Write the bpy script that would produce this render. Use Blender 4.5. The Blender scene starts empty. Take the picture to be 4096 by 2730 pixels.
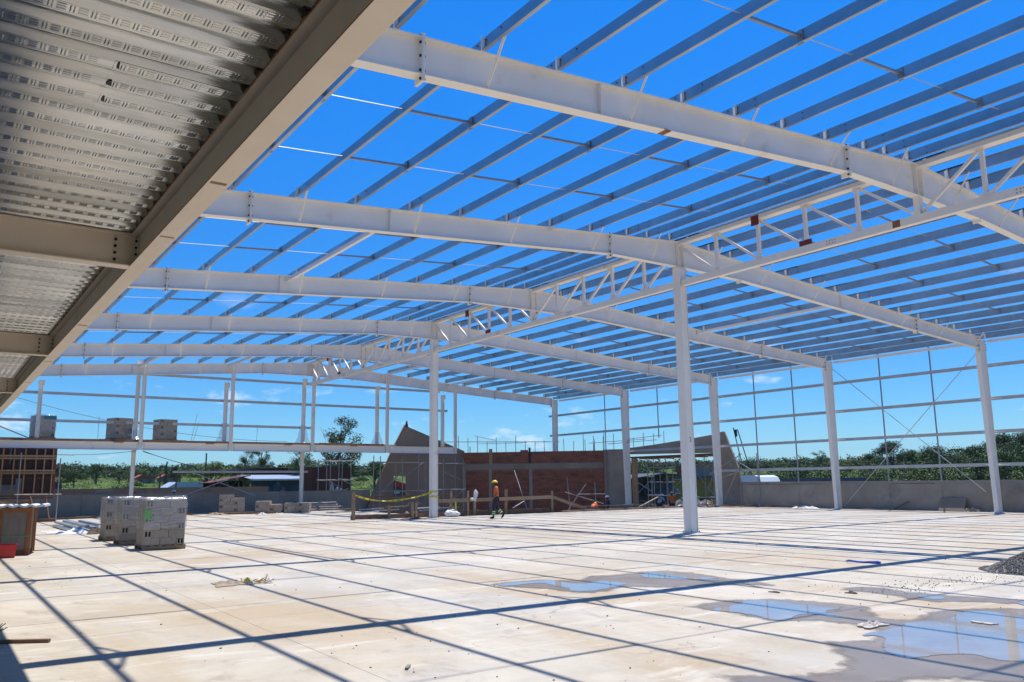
import bpy, math, random
import numpy as np
from mathutils import Vector, Matrix

# ------------------------------------------------------------------ camera, sky, sun
SC = bpy.context.scene
COL = SC.collection
rnd = random.Random(11)

CAM = np.array([-19.482, -18.018, 1.617])
yaw, pit, rol = [math.radians(a) for a in (-35.312, 9.758, -0.690)]
fw = Vector((-math.sin(yaw) * math.cos(pit), math.cos(yaw) * math.cos(pit), math.sin(pit)))
r0 = Vector((math.cos(yaw), math.sin(yaw), 0)); u0 = r0.cross(fw)
rt = r0 * math.cos(rol) + u0 * math.sin(rol); up = -r0 * math.sin(rol) + u0 * math.cos(rol)
cd = bpy.data.cameras.new('camera'); cam = bpy.data.objects.new('camera', cd); COL.objects.link(cam)
cam.matrix_world = Matrix(((rt.x, up.x, -fw.x, CAM[0]), (rt.y, up.y, -fw.y, CAM[1]), (rt.z, up.z, -fw.z, CAM[2]), (0, 0, 0, 1)))
cd.sensor_width = 36; cd.sensor_fit = 'HORIZONTAL'; cd.lens = 3272.7 / 4096 * 36
cd.clip_start = 0.05; cd.clip_end = 9000
SC.camera = cam

SUNDIR = Vector((0.25, 0.125, 1.0)).normalized()
W = bpy.data.worlds.new('World'); SC.world = W; W.use_nodes = True
nt = W.node_tree; nt.nodes.clear()
def wn(t, **k):
    n = nt.nodes.new(t)
    for a, b in k.items(): setattr(n, a, b)
    return n
out = wn('ShaderNodeOutputWorld'); bg = wn('ShaderNodeBackground'); sky = wn('ShaderNodeTexSky')
sky.sky_type = 'NISHITA'; sky.sun_disc = False
sky.sun_elevation = math.asin(SUNDIR.z); sky.sun_rotation = math.atan2(SUNDIR.x, SUNDIR.y)
sky.altitude = 900; sky.air_density = 1.0; sky.dust_density = 0.25; sky.ozone_density = 4.5
bg.inputs['Strength'].default_value = 0.125
hsv = wn('ShaderNodeHueSaturation'); hsv.inputs['Saturation'].default_value = 1.38; hsv.inputs['Value'].default_value = 1.0
tint = wn('ShaderNodeMix', data_type='RGBA', blend_type='MULTIPLY'); tint.inputs[0].default_value = 1.0
tint.inputs[7].default_value = (0.56, 0.96, 1.16, 1)
# small fair-weather clouds low over the horizon, all round
tc = wn('ShaderNodeTexCoord'); sep = wn('ShaderNodeSeparateXYZ')
zc = wn('ShaderNodeMath', operation='MAXIMUM'); zc.inputs[1].default_value = 0.012
zb = wn('ShaderNodeMath', operation='ADD'); zb.inputs[1].default_value = 0.07
dx = wn('ShaderNodeMath', operation='DIVIDE'); dy = wn('ShaderNodeMath', operation='DIVIDE'); cmb = wn('ShaderNodeCombineXYZ')
L = nt.links.new
L(tc.outputs['Generated'], sep.inputs[0]); L(sep.outputs['Z'], zc.inputs[0]); L(zc.outputs[0], zb.inputs[0])
L(sep.outputs['X'], dx.inputs[0]); L(zb.outputs[0], dx.inputs[1]); L(sep.outputs['Y'], dy.inputs[0]); L(zb.outputs[0], dy.inputs[1])
L(dx.outputs[0], cmb.inputs[0]); L(dy.outputs[0], cmb.inputs[1])
ns = wn('ShaderNodeTexNoise'); ns.inputs['Scale'].default_value = 9.5; ns.inputs['Detail'].default_value = 8; ns.inputs['Roughness'].default_value = 0.6
cmap = wn('ShaderNodeMapping'); cmap.inputs['Scale'].default_value = (1, 1, 2.6); L(tc.outputs['Generated'], cmap.inputs[0]); L(cmap.outputs[0], ns.inputs['Vector'])
rmp = wn('ShaderNodeMapRange'); rmp.inputs[1].default_value = 0.60; rmp.inputs[2].default_value = 0.71; rmp.clamp = True
L(ns.outputs['Fac'], rmp.inputs[0])
alt = wn('ShaderNodeMapRange'); alt.inputs[1].default_value = 0.24; alt.inputs[2].default_value = 0.03; alt.inputs[3].default_value = 0; alt.inputs[4].default_value = 0.85; alt.clamp = True
L(sep.outputs['Z'], alt.inputs[0])
cf = wn('ShaderNodeMath', operation='MULTIPLY'); L(rmp.outputs[0], cf.inputs[0]); L(alt.outputs[0], cf.inputs[1])
cm = wn('ShaderNodeMix', data_type='RGBA'); cm.inputs[7].default_value = (7.2, 7.5, 8.0, 1)
gain = wn('ShaderNodeMapRange'); gain.inputs[1].default_value = 0.0; gain.inputs[2].default_value = 0.55; gain.inputs[3].default_value = 0.76; gain.inputs[4].default_value = 1.22; gain.clamp = True; gain.interpolation_type = 'SMOOTHSTEP'; gain.inputs[4].default_value = 1.20
L(sep.outputs['Z'], gain.inputs[0]); L(gain.outputs[0], hsv.inputs['Value'])
L(sky.outputs[0], hsv.inputs['Color']); L(hsv.outputs[0], tint.inputs[6]); L(tint.outputs[2], cm.inputs[6]); L(cf.outputs[0], cm.inputs[0])
L(cm.outputs[2], bg.inputs['Color']); L(bg.outputs[0], out.inputs[0])

sd = bpy.data.lights.new('sun', 'SUN'); sd.energy = 5.0; sd.angle = math.radians(0.53); sd.color = (1.0, 0.955, 0.88)
sun = bpy.data.objects.new('sun', sd); COL.objects.link(sun)
sun.rotation_euler = (-SUNDIR).to_track_quat('-Z', 'Y').to_euler()
SC.view_settings.view_transform = 'Standard'; SC.view_settings.look = 'None'
SC.view_settings.exposure = 0.28; SC.view_settings.gamma = 1.0
SC.view_settings.use_curve_mapping = False
SC.cycles.max_bounces = 7; SC.cycles.diffuse_bounces = 4

# ------------------------------------------------------------------ materials
def mat(name, col, rough=0.6, metal=0.0, var=None, scale=3.0, detail=5, bump=0.0, bscale=40, spec=0.5, trans=0, rnd_amt=0.0, stretch=None, blotch=None, bl_scale=0.4, bl_th=(0.52, 0.68)):
    m = bpy.data.materials.new(name); m.use_nodes = True; t = m.node_tree; n = t.nodes; l = t.links.new
    b = n['Principled BSDF']; b.inputs['Roughness'].default_value = rough; b.inputs['Metallic'].default_value = metal
    b.inputs['Specular IOR Level'].default_value = spec
    c = (*col, 1)
    geo = n.new('ShaderNodeNewGeometry'); vec = geo.outputs['Position']
    if stretch:
        mp = n.new('ShaderNodeMapping'); mp.inputs['Scale'].default_value = stretch; l(vec, mp.inputs[0]); vec = mp.outputs[0]
    cur = None
    if var:
        nz = n.new('ShaderNodeTexNoise'); nz.inputs['Scale'].default_value = scale; nz.inputs['Detail'].default_value = detail; nz.inputs['Roughness'].default_value = 0.62
        l(vec, nz.inputs['Vector'])
        mr = n.new('ShaderNodeMapRange'); mr.inputs[1].default_value = 0.3; mr.inputs[2].default_value = 0.7; l(nz.outputs['Fac'], mr.inputs[0])
        mx = n.new('ShaderNodeMix'); mx.data_type = 'RGBA'; mx.inputs[6].default_value = c; mx.inputs[7].default_value = (*var, 1)
        l(mr.outputs[0], mx.inputs[0]); cur = mx.outputs[2]
    if blotch:
        nz = n.new('ShaderNodeTexNoise'); nz.inputs['Scale'].default_value = bl_scale; nz.inputs['Detail'].default_value = 8; nz.inputs['Roughness'].default_value = 0.65
        l(vec, nz.inputs['Vector'])
        mr = n.new('ShaderNodeMapRange'); mr.inputs[1].default_value = bl_th[0]; mr.inputs[2].default_value = bl_th[1]; mr.inputs[4].default_value = 0.85; l(nz.outputs['Fac'], mr.inputs[0])
        mx = n.new('ShaderNodeMix'); mx.data_type = 'RGBA'; mx.inputs[7].default_value = (*blotch, 1)
        if cur: l(cur, mx.inputs[6])
        else: mx.inputs[6].default_value = c
        l(mr.outputs[0], mx.inputs[0]); cur = mx.outputs[2]
    if rnd_amt:
        oi = n.new('ShaderNodeObjectInfo'); mr = n.new('ShaderNodeMapRange'); mr.inputs[3].default_value = 1 - rnd_amt; mr.inputs[4].default_value = 1 + rnd_amt; l(oi.outputs['Random'], mr.inputs[0])
        mm = n.new('ShaderNodeMix'); mm.data_type = 'RGBA'; mm.blend_type = 'MULTIPLY'; mm.inputs[0].default_value = 1
        if cur: l(cur, mm.inputs[6])
        else: mm.inputs[6].default_value = c
        l(mr.outputs[0], mm.inputs[7]); cur = mm.outputs[2]
    if cur: l(cur, b.inputs['Base Color'])
    else: b.inputs['Base Color'].default_value = c
    if bump:
        nb = n.new('ShaderNodeTexNoise'); nb.inputs['Scale'].default_value = bscale; nb.inputs['Detail'].default_value = 4; l(vec, nb.inputs['Vector'])
        bp = n.new('ShaderNodeBump'); bp.inputs['Strength'].default_value = bump; bp.inputs['Distance'].default_value = 0.02
        l(nb.outputs['Fac'], bp.inputs['Height']); l(bp.outputs[0], b.inputs['Normal'])
    if trans:
        b.inputs['Transmission Weight'].default_value = trans
    return m

M = {}
M['white'] = mat('cream_steel_paint', (0.89, 0.835, 0.755), 0.42, var=(0.84, 0.78, 0.69), scale=1.4, detail=8, blotch=(0.60, 0.51, 0.40), bl_scale=1.6, bl_th=(0.60, 0.78), bump=0.05, bscale=30)
M['beam'] = mat('beige_primer_paint', (0.80, 0.69, 0.56), 0.5, var=(0.73, 0.62, 0.49), scale=2.2, detail=8, blotch=(0.34, 0.25, 0.16), bl_scale=2.3, bl_th=(0.66, 0.76), bump=0.05)
M['rustline'] = mat('rust_edge', (0.20, 0.075, 0.03), 0.85, var=(0.32, 0.15, 0.07), scale=8)
M['redox'] = mat('red_oxide_primer', (0.16, 0.018, 0.012), 0.6, var=(0.22, 0.035, 0.02), scale=12)
M['galv'] = mat('galvanised_steel', (0.47, 0.50, 0.51), 0.36, 0.76, var=(0.33, 0.36, 0.38), scale=1.1, detail=9, bump=0.03, bscale=25, rnd_amt=0.06)
M['galvd'] = mat('dull_galvanised_steel', (0.36, 0.37, 0.38), 0.5, 0.6, var=(0.28, 0.29, 0.30), scale=5)
M['girt'] = mat('galvanised_girt', (0.52, 0.53, 0.54), 0.45, 0.45, var=(0.42, 0.43, 0.45), scale=2)
M['deck'] = mat('galvanised_decking', (0.68, 0.70, 0.71), 0.17, 0.96, var=(0.30, 0.32, 0.33), scale=0.8, detail=9, stretch=(0.45, 9, 1), bump=0.16, bscale=3.2)
M['dark'] = mat('black_bolt', (0.025, 0.024, 0.024), 0.55, 0.3)
M['floor'] = None
M['conc'] = mat('grey_concrete', (0.36, 0.315, 0.265), 0.85, var=(0.25, 0.215, 0.18), scale=0.9, detail=9, blotch=(0.13, 0.115, 0.10), bl_scale=0.6, bl_th=(0.55, 0.75), bump=0.25, bscale=14)
M['conc2'] = mat('pale_plaster_concrete', (0.30, 0.235, 0.185), 0.9, var=(0.22, 0.17, 0.13), scale=0.7, detail=8, bump=0.2, bscale=10, stretch=(1, 1, 0.4))
M['conc3'] = mat('board_marked_concrete', (0.30, 0.28, 0.25), 0.85, var=(0.24, 0.225, 0.20), scale=1.5, bump=0.2)
M['block'] = mat('concrete_block', (0.39, 0.335, 0.27), 0.92, var=(0.30, 0.255, 0.20), scale=14, bump=0.4, bscale=90, rnd_amt=0.13)
M['hole'] = mat('block_core', (0.10, 0.09, 0.08), 0.95, var=(0.07, 0.065, 0.06), scale=20)
M['brick'] = mat('red_brick', (0.20, 0.058, 0.034), 0.9, var=(0.42, 0.150, 0.085), scale=1.8, detail=10, stretch=(1.5, 1.5, 5), blotch=(0.10, 0.036, 0.028), bl_scale=0.9, bl_th=(0.5, 0.62), bump=0.3, bscale=60)
M['mortar'] = mat('brick_mortar', (0.27, 0.21, 0.17), 0.95, var=(0.15, 0.11, 0.09), scale=8, bump=0.3)
M['wood'] = mat('rough_sawn_timber', (0.36, 0.25, 0.15), 0.8, var=(0.25, 0.165, 0.095), scale=5, detail=8, stretch=(1, 1, 1), bump=0.2, rnd_amt=0.18)
M['woodd'] = mat('stained_formwork_timber', (0.20, 0.115, 0.07), 0.85, var=(0.12, 0.065, 0.04), scale=4, detail=8, bump=0.2, rnd_amt=0.2)
M['woodo'] = mat('orange_crate_timber', (0.36, 0.145, 0.05), 0.75, var=(0.24, 0.085, 0.03), scale=6, detail=8, rnd_amt=0.12, bump=0.15)
M['ply'] = mat('dark_formwork_ply', (0.018, 0.010, 0.010), 0.75, var=(0.05, 0.016, 0.012), scale=2.5)
M['crateply'] = mat('weathered_crate_ply', (0.27, 0.235, 0.19), 0.8, var=(0.17, 0.14, 0.11), scale=4, detail=8, stretch=(2, 2, 0.5))
M['red'] = mat('red_plastic', (0.50, 0.012, 0.02), 0.35, var=(0.42, 0.01, 0.018), scale=6)
M['blue'] = mat('blue_plastic', (0.01, 0.10, 0.55), 0.4, var=(0.012, 0.075, 0.42), scale=8)
M['sheet'] = mat('white_sheeting', (0.72, 0.72, 0.72), 0.5, var=(0.6, 0.6, 0.6), scale=9, bump=0.4, bscale=25)
M['paper'] = mat('dirty_paper', (0.62, 0.59, 0.54), 0.8, var=(0.30, 0.25, 0.20), scale=28, detail=6, bump=0.6, bscale=60)
M['rag'] = mat('brown_sacking', (0.12, 0.085, 0.06), 0.95, var=(0.07, 0.05, 0.04), scale=14, bump=0.5)
M['yellow'] = mat('yellow_tape', (0.72, 0.58, 0.03), 0.45, var=(0.60, 0.46, 0.02), scale=3)
M['tapeink'] = mat('tape_black_marks', (0.03, 0.03, 0.02), 0.5)
M['rustsheet'] = mat('rusty_steel_sheet', (0.16, 0.045, 0.022), 0.85, var=(0.085, 0.035, 0.03), scale=0.9, detail=9, stretch=(1, 1, 0.35), rnd_amt=0.2)
M['roofm'] = mat('bright_metal_roof', (0.60, 0.64, 0.68), 0.4, 0.3, var=(0.50, 0.53, 0.57), scale=1)
M['bluegrey'] = mat('blue_grey_cladding', (0.085, 0.11, 0.14), 0.7, var=(0.06, 0.075, 0.10), scale=1.5, stretch=(1, 1, 0.2))
M['tarp'] = mat('dark_tarpaulin', (0.045, 0.047, 0.055), 0.55, var=(0.085, 0.088, 0.095), scale=3, bump=0.4, bscale=5)
M['ochre'] = mat('ochre_boards', (0.42, 0.26, 0.055), 0.8, var=(0.30, 0.175, 0.035), scale=2.5, stretch=(1, 1, 0.3))
M['gravel'] = mat('crushed_stone', (0.33, 0.315, 0.295), 0.9, var=(0.07, 0.068, 0.062), scale=26, bump=0.6, bscale=60)
M['sand'] = mat('sandy_dirt', (0.36, 0.30, 0.22), 0.95, var=(0.25, 0.20, 0.15), scale=12, bump=0.5, bscale=50)
M['skin'] = mat('skin', (0.20, 0.095, 0.06), 0.55)
M['hair'] = mat('black_hair', (0.012, 0.01, 0.01), 0.7)
M['orange'] = mat('orange_work_shirt', (0.72, 0.16, 0.035), 0.75, var=(0.60, 0.12, 0.03), scale=7, bump=0.3, bscale=18)
M['navy'] = mat('navy_trousers', (0.016, 0.018, 0.035), 0.85, var=(0.028, 0.03, 0.05), scale=8, bump=0.3, bscale=15)
M['hatY'] = mat('yellow_hard_hat', (0.75, 0.52, 0.03), 0.35)
M['hatW'] = mat('white_hard_hat', (0.78, 0.78, 0.78), 0.35)
M['hatP'] = mat('coral_hard_hat', (0.75, 0.16, 0.14), 0.35)
M['hatO'] = mat('orange_hard_hat', (0.75, 0.18, 0.03), 0.35)
M['reflect'] = mat('lime_reflective_band', (0.45, 0.72, 0.30), 0.4)
M['whitecloth'] = mat('pale_blue_shirt', (0.42, 0.46, 0.58), 0.8, var=(0.35, 0.38, 0.5), scale=8)
M['bark'] = mat('tree_bark', (0.11, 0.085, 0.06), 0.9, var=(0.07, 0.055, 0.04), scale=4)
M['glass'] = mat('window_glass', (0.03, 0.045, 0.06), 0.08, 0.0, spec=0.8)
M['tubem'] = mat('scaffold_tube', (0.40, 0.40, 0.39), 0.5, 0.55, var=(0.27, 0.24, 0.21), scale=3, rnd_amt=0.1)
M['cable'] = mat('dark_cable', (0.03, 0.03, 0.03), 0.7)
M['bucketgrey'] = mat('grey_debris', (0.24, 0.22, 0.20), 0.9, var=(0.16, 0.15, 0.13), scale=9)
M['dryleaf'] = mat('dry_yellow_rubbish', (0.50, 0.36, 0.09), 0.8, var=(0.30, 0.19, 0.06), scale=30)
M['rooftile'] = mat('red_tile_roof', (0.34, 0.08, 0.04), 0.85, var=(0.24, 0.06, 0.035), scale=3)
M['vanwhite'] = mat('white_vehicle_paint', (0.70, 0.74, 0.74), 0.3)
M['mark'] = mat('black_paint_mark', (0.05, 0.05, 0.05), 0.7)
M['teal'] = mat('teal_label', (0.04, 0.20, 0.24), 0.6)
M['green_tag'] = mat('green_strap', (0.12, 0.42, 0.10), 0.5)

def leafmat(name, c1, c2):
    m = mat(name, c1, 0.65, var=c2, scale=1.3, detail=4, rnd_amt=0.2, spec=0.25)
    m.node_tree.nodes['Principled BSDF'].inputs['Subsurface Weight'].default_value = 0.0
    return m
M['leafA'] = leafmat('leaf_dark', (0.022, 0.046, 0.014), (0.060, 0.105, 0.026))
M['leafB'] = leafmat('leaf_mid', (0.040, 0.080, 0.020), (0.150, 0.205, 0.050))
M['leafC'] = leafmat('leaf_olive', (0.060, 0.078, 0.032), (0.13, 0.15, 0.06))
M['leafD'] = leafmat('leaf_yellow_green', (0.060, 0.100, 0.020), (0.14, 0.18, 0.042))

# clear shrink wrap: thin glossy film over what it holds
def filmmat():
    m = bpy.data.materials.new('clear_shrink_wrap'); m.use_nodes = True; t = m.node_tree; n = t.nodes; l = t.links.new
    n.clear(); o = n.new('ShaderNodeOutputMaterial'); tr = n.new('ShaderNodeBsdfTransparent'); g = n.new('ShaderNodeBsdfGlossy'); d = n.new('ShaderNodeBsdfDiffuse')
    g.inputs['Roughness'].default_value = 0.12; d.inputs['Color'].default_value = (0.75, 0.75, 0.76, 1); tr.inputs['Color'].default_value = (0.93, 0.93, 0.94, 1)
    ge = n.new('ShaderNodeNewGeometry'); mp = n.new('ShaderNodeMapping'); mp.inputs['Scale'].default_value = (2.2, 2.2, 14); l(ge.outputs['Position'], mp.inputs[0])
    nz = n.new('ShaderNodeTexNoise'); nz.inputs['Scale'].default_value = 1.6; nz.inputs['Detail'].default_value = 6; l(mp.outputs[0], nz.inputs['Vector'])
    bp = n.new('ShaderNodeBump'); bp.inputs['Strength'].default_value = 0.9; bp.inputs['Distance'].default_value = 0.03; l(nz.outputs['Fac'], bp.inputs['Height'])
    l(bp.outputs[0], g.inputs['Normal']); l(bp.outputs[0], d.inputs['Normal'])
    m1 = n.new('ShaderNodeMixShader'); m2 = n.new('ShaderNodeMixShader')
    mr = n.new('ShaderNodeMapRange'); mr.inputs[1].default_value = 0.40; mr.inputs[2].default_value = 0.72; mr.inputs[3].default_value = 0.03; mr.inputs[4].default_value = 0.30; l(nz.outputs['Fac'], mr.inputs[0])
    l(mr.outputs[0], m1.inputs[0]); l(tr.outputs[0], m1.inputs[1]); l(d.outputs[0], m1.inputs[2])
    m2.inputs[0].default_value = 0.12; l(m1.outputs[0], m2.inputs[1]); l(g.outputs[0], m2.inputs[2]); l(m2.outputs[0], o.inputs[0])
    return m
M['film'] = filmmat()

def floormat(name, wet=False):
    m = bpy.data.materials.new(name); m.use_nodes = True; t = m.node_tree; n = t.nodes; l = t.links.new
    b = n['Principled BSDF']
    ge = n.new('ShaderNodeNewGeometry')
    def noise(sc, de, ro=0.6, st=None, dist=0):
        v = ge.outputs['Position']
        if st:
            mp = n.new('ShaderNodeMapping'); mp.inputs['Scale'].default_value = st; mp.inputs['Rotation'].default_value = (0, 0, 0.25); l(v, mp.inputs[0]); v = mp.outputs[0]
        z = n.new('ShaderNodeTexNoise'); z.inputs['Scale'].default_value = sc; z.inputs['Detail'].default_value = de; z.inputs['Roughness'].default_value = ro
        z.inputs['Distortion'].default_value = dist; l(v, z.inputs['Vector']); return z.outputs['Fac']
    def ramp(f, a, c, lo=0, hi=1):
        r = n.new('ShaderNodeMapRange'); r.inputs[1].default_value = a; r.inputs[2].default_value = c; r.inputs[3].default_value = lo; r.inputs[4].default_value = hi; l(f, r.inputs[0]); return r.outputs[0]
    def mix(f, a, c, bt='MIX'):
        x = n.new('ShaderNodeMix'); x.data_type = 'RGBA'; x.blend_type = bt
        if isinstance(f, float): x.inputs[0].default_value = f
        else: l(f, x.inputs[0])
        for i, q in ((6, a), (7, c)):
            if isinstance(q, tuple): x.inputs[i].default_value = (*q, 1)
            else: l(q, x.inputs[i])
        return x.outputs[2]
    c = mix(ramp(noise(0.55, 9, 0.62, (1, 0.55, 1), 0.6), 0.38, 0.62), (0.53, 0.487, 0.41), (0.40, 0.357, 0.285))
    c = mix(ramp(noise(0.20, 9, 0.66, (1, 0.45, 1), 1.4), 0.47, 0.62, 0, 0.9), c, (0.40, 0.305, 0.19))      # ochre silt stains
    c = mix(ramp(noise(0.33, 9, 0.66, (0.8, 1.3, 1), 0.8), 0.53, 0.60, 0, 0.55), c, (0.40, 0.385, 0.36))     # greyer dried-out patches
    c = mix(ramp(noise(0.9, 9, 0.72, (0.4, 2.2, 1), 1.2), 0.55, 0.63, 0, 0.6), c, (0.62, 0.585, 0.52))       # pale laitance streaks
    c = mix(ramp(noise(1.7, 10, 0.75, (1, 0.8, 1), 0.5), 0.54, 0.66, 0, 0.75), c, (0.31, 0.26, 0.20))       # dirt
    c = mix(ramp(noise(2.6, 10, 0.7, (0.12, 3.0, 1), 0.3), 0.60, 0.66, 0, 0.35), c, (0.33, 0.285, 0.225))    # drag and trowel marks
    c = mix(ramp(noise(60, 3, 0.6), 0.3, 0.7, 0, 0.30), c, (0.34, 0.30, 0.25))
    c = mix(ramp(noise(7, 10, 0.78), 0.62, 0.70, 0, 0.65), c, (0.29, 0.245, 0.195))
    wv = n.new('ShaderNodeTexWave'); wv.wave_type = 'RINGS'; wv.inputs['Scale'].default_value = 0.045; wv.inputs['Distortion'].default_value = 2.5; wv.inputs['Detail'].default_value = 3; wv.inputs['Detail Scale'].default_value = 0.6
    mpw = n.new('ShaderNodeMapping'); mpw.inputs['Location'].default_value = (31, 44, 0); l(ge.outputs['Position'], mpw.inputs[0]); l(mpw.outputs[0], wv.inputs['Vector'])
    tk = n.new('ShaderNodeMath'); tk.operation = 'MULTIPLY'; l(ramp(wv.outputs['Fac'], 0.93, 0.985, 0, 0.5), tk.inputs[0]); l(ramp(noise(1.1, 9, 0.75), 0.42, 0.60), tk.inputs[1])
    c = mix(tk.outputs[0], c, (0.33, 0.275, 0.21))
    # fine drying cracks
    vo = n.new('ShaderNodeTexVoronoi'); vo.feature = 'DISTANCE_TO_EDGE'; vo.inputs['Scale'].default_value = 0.33; l(ge.outputs['Position'], vo.inputs['Vector'])
    nzc = n.new('ShaderNodeTexNoise'); nzc.inputs['Scale'].default_value = 1.3; nzc.inputs['Detail'].default_value = 8; l(ge.outputs['Position'], nzc.inputs['Vector'])
    va = n.new('ShaderNodeVectorMath'); va.operation = 'MULTIPLY_ADD'; va.inputs[1].default_value = (1.6, 1.6, 0); l(nzc.outputs['Color'], va.inputs[0]); l(ge.outputs['Position'], va.inputs[2]); l(va.outputs[0], vo.inputs['Vector'])
    ck = n.new('ShaderNodeMath'); ck.operation = 'MULTIPLY'; l(ramp(vo.outputs['Distance'], 0.0, 0.004, 0.6, 0), ck.inputs[0]); l(ramp(noise(0.4, 4), 0.5, 0.6), ck.inputs[1])
    c = mix(ck.outputs[0], c, (0.16, 0.13, 0.10))
    if wet:
        c = mix(1.0, c, (0.52, 0.49, 0.50), 'MULTIPLY'); b.inputs['Roughness'].default_value = 0.38
    else:
        b.inputs['Roughness'].default_value = 0.8
    l(c, b.inputs['Base Color'])
    bp = n.new('ShaderNodeBump'); bp.inputs['Strength'].default_value = 0.25 if not wet else 0.1; bp.inputs['Distance'].default_value = 0.012
    l(noise(22, 8, 0.7), bp.inputs['Height']); l(bp.outputs[0], b.inputs['Normal'])
    if wet: feather(m, 0.35, 5.0)
    return m
def feather(m, amt, sc):
    # thin films fade out towards their rim: attribute 'rim' is 0 on the outline and 1 inside
    t = m.node_tree; n = t.nodes; l = t.links.new; b = n['Principled BSDF']
    at = n.new('ShaderNodeAttribute'); at.attribute_name = 'rim'
    ge = n.new('ShaderNodeNewGeometry'); nz = n.new('ShaderNodeTexNoise'); nz.inputs['Scale'].default_value = sc; nz.inputs['Detail'].default_value = 9; nz.inputs['Roughness'].default_value = 0.7; l(ge.outputs['Position'], nz.inputs['Vector'])
    ad = n.new('ShaderNodeMath'); ad.operation = 'ADD'; l(at.outputs['Fac'], ad.inputs[0]); l(nz.outputs['Fac'], ad.inputs[1])
    mr = n.new('ShaderNodeMapRange'); mr.inputs[1].default_value = 0.85; mr.inputs[2].default_value = 0.85 + amt; l(ad.outputs[0], mr.inputs[0]); l(mr.outputs[0], b.inputs['Alpha'])
M['floor'] = floormat('site_concrete_floor'); M['damp'] = floormat('damp_concrete', True)
M['water'] = mat('puddle_water', (0.25, 0.225, 0.20), 0.03, var=(0.34, 0.31, 0.28), scale=1.6, detail=9, spec=0.6)
feather(M['water'], 0.12, 4.0)

def groundmat():
    m = bpy.data.materials.new('field_ground'); m.use_nodes = True; t = m.node_tree; n = t.nodes; l = t.links.new; b = n['Principled BSDF']; b.inputs['Roughness'].default_value = 0.95
    b.inputs['Specular IOR Level'].default_value = 0.1
    ge = n.new('ShaderNodeNewGeometry')
    def noise(sc, de):
        z = n.new('ShaderNodeTexNoise'); z.inputs['Scale'].default_value = sc; z.inputs['Detail'].default_value = de; l(ge.outputs['Position'], z.inputs['Vector']); return z.outputs['Fac']
    def mixc(f, a, c):
        x = n.new('ShaderNodeMix'); x.data_type = 'RGBA'; l(f, x.inputs[0])
        for i, q in ((6, a), (7, c)):
            if isinstance(q, tuple): x.inputs[i].default_value = (*q, 1)
            else: l(q, x.inputs[i])
        return x.outputs[2]
    def ramp(f, a, c):
        r = n.new('ShaderNodeMapRange'); r.inputs[1].default_value = a; r.inputs[2].default_value = c; l(f, r.inputs[0]); return r.outputs[0]
    g = mixc(ramp(noise(0.05, 8), 0.4, 0.6), (0.048, 0.082, 0.015), (0.105, 0.140, 0.030))
    g = mixc(ramp(noise(0.4, 8), 0.5, 0.7), g, (0.05, 0.10, 0.02))
    d = mixc(ramp(noise(0.7, 8), 0.4, 0.6), (0.26, 0.205, 0.145), (0.17, 0.135, 0.095))
    gm = n.new('ShaderNodeMapping'); gm.inputs['Scale'].default_value = (0.76, 1.0, 0); l(ge.outputs['Position'], gm.inputs[0]); vm = n.new('ShaderNodeVectorMath'); vm.operation = 'DISTANCE'; l(gm.outputs[0], vm.inputs[0]); vm.inputs[1].default_value = (3.8, -12, 0)
    ad = n.new('ShaderNodeMath'); ad.operation = 'ADD'; sc = n.new('ShaderNodeMath'); sc.operation = 'MULTIPLY'; sc.inputs[1].default_value = 8; l(noise(0.15, 5), sc.inputs[0]); l(vm.outputs['Value'], ad.inputs[0]); l(sc.outputs[0], ad.inputs[1])
    c = mixc(ramp(ad.outputs[0], 54, 57), d, g); l(c, b.inputs['Base Color'])
    return m
M['ground'] = groundmat()
M['hill'] = mat('wooded_hillside', (0.030, 0.055, 0.022), 0.95, var=(0.055, 0.085, 0.03), scale=0.02, detail=9, spec=0.1, bump=0.6, bscale=0.05)

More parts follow.
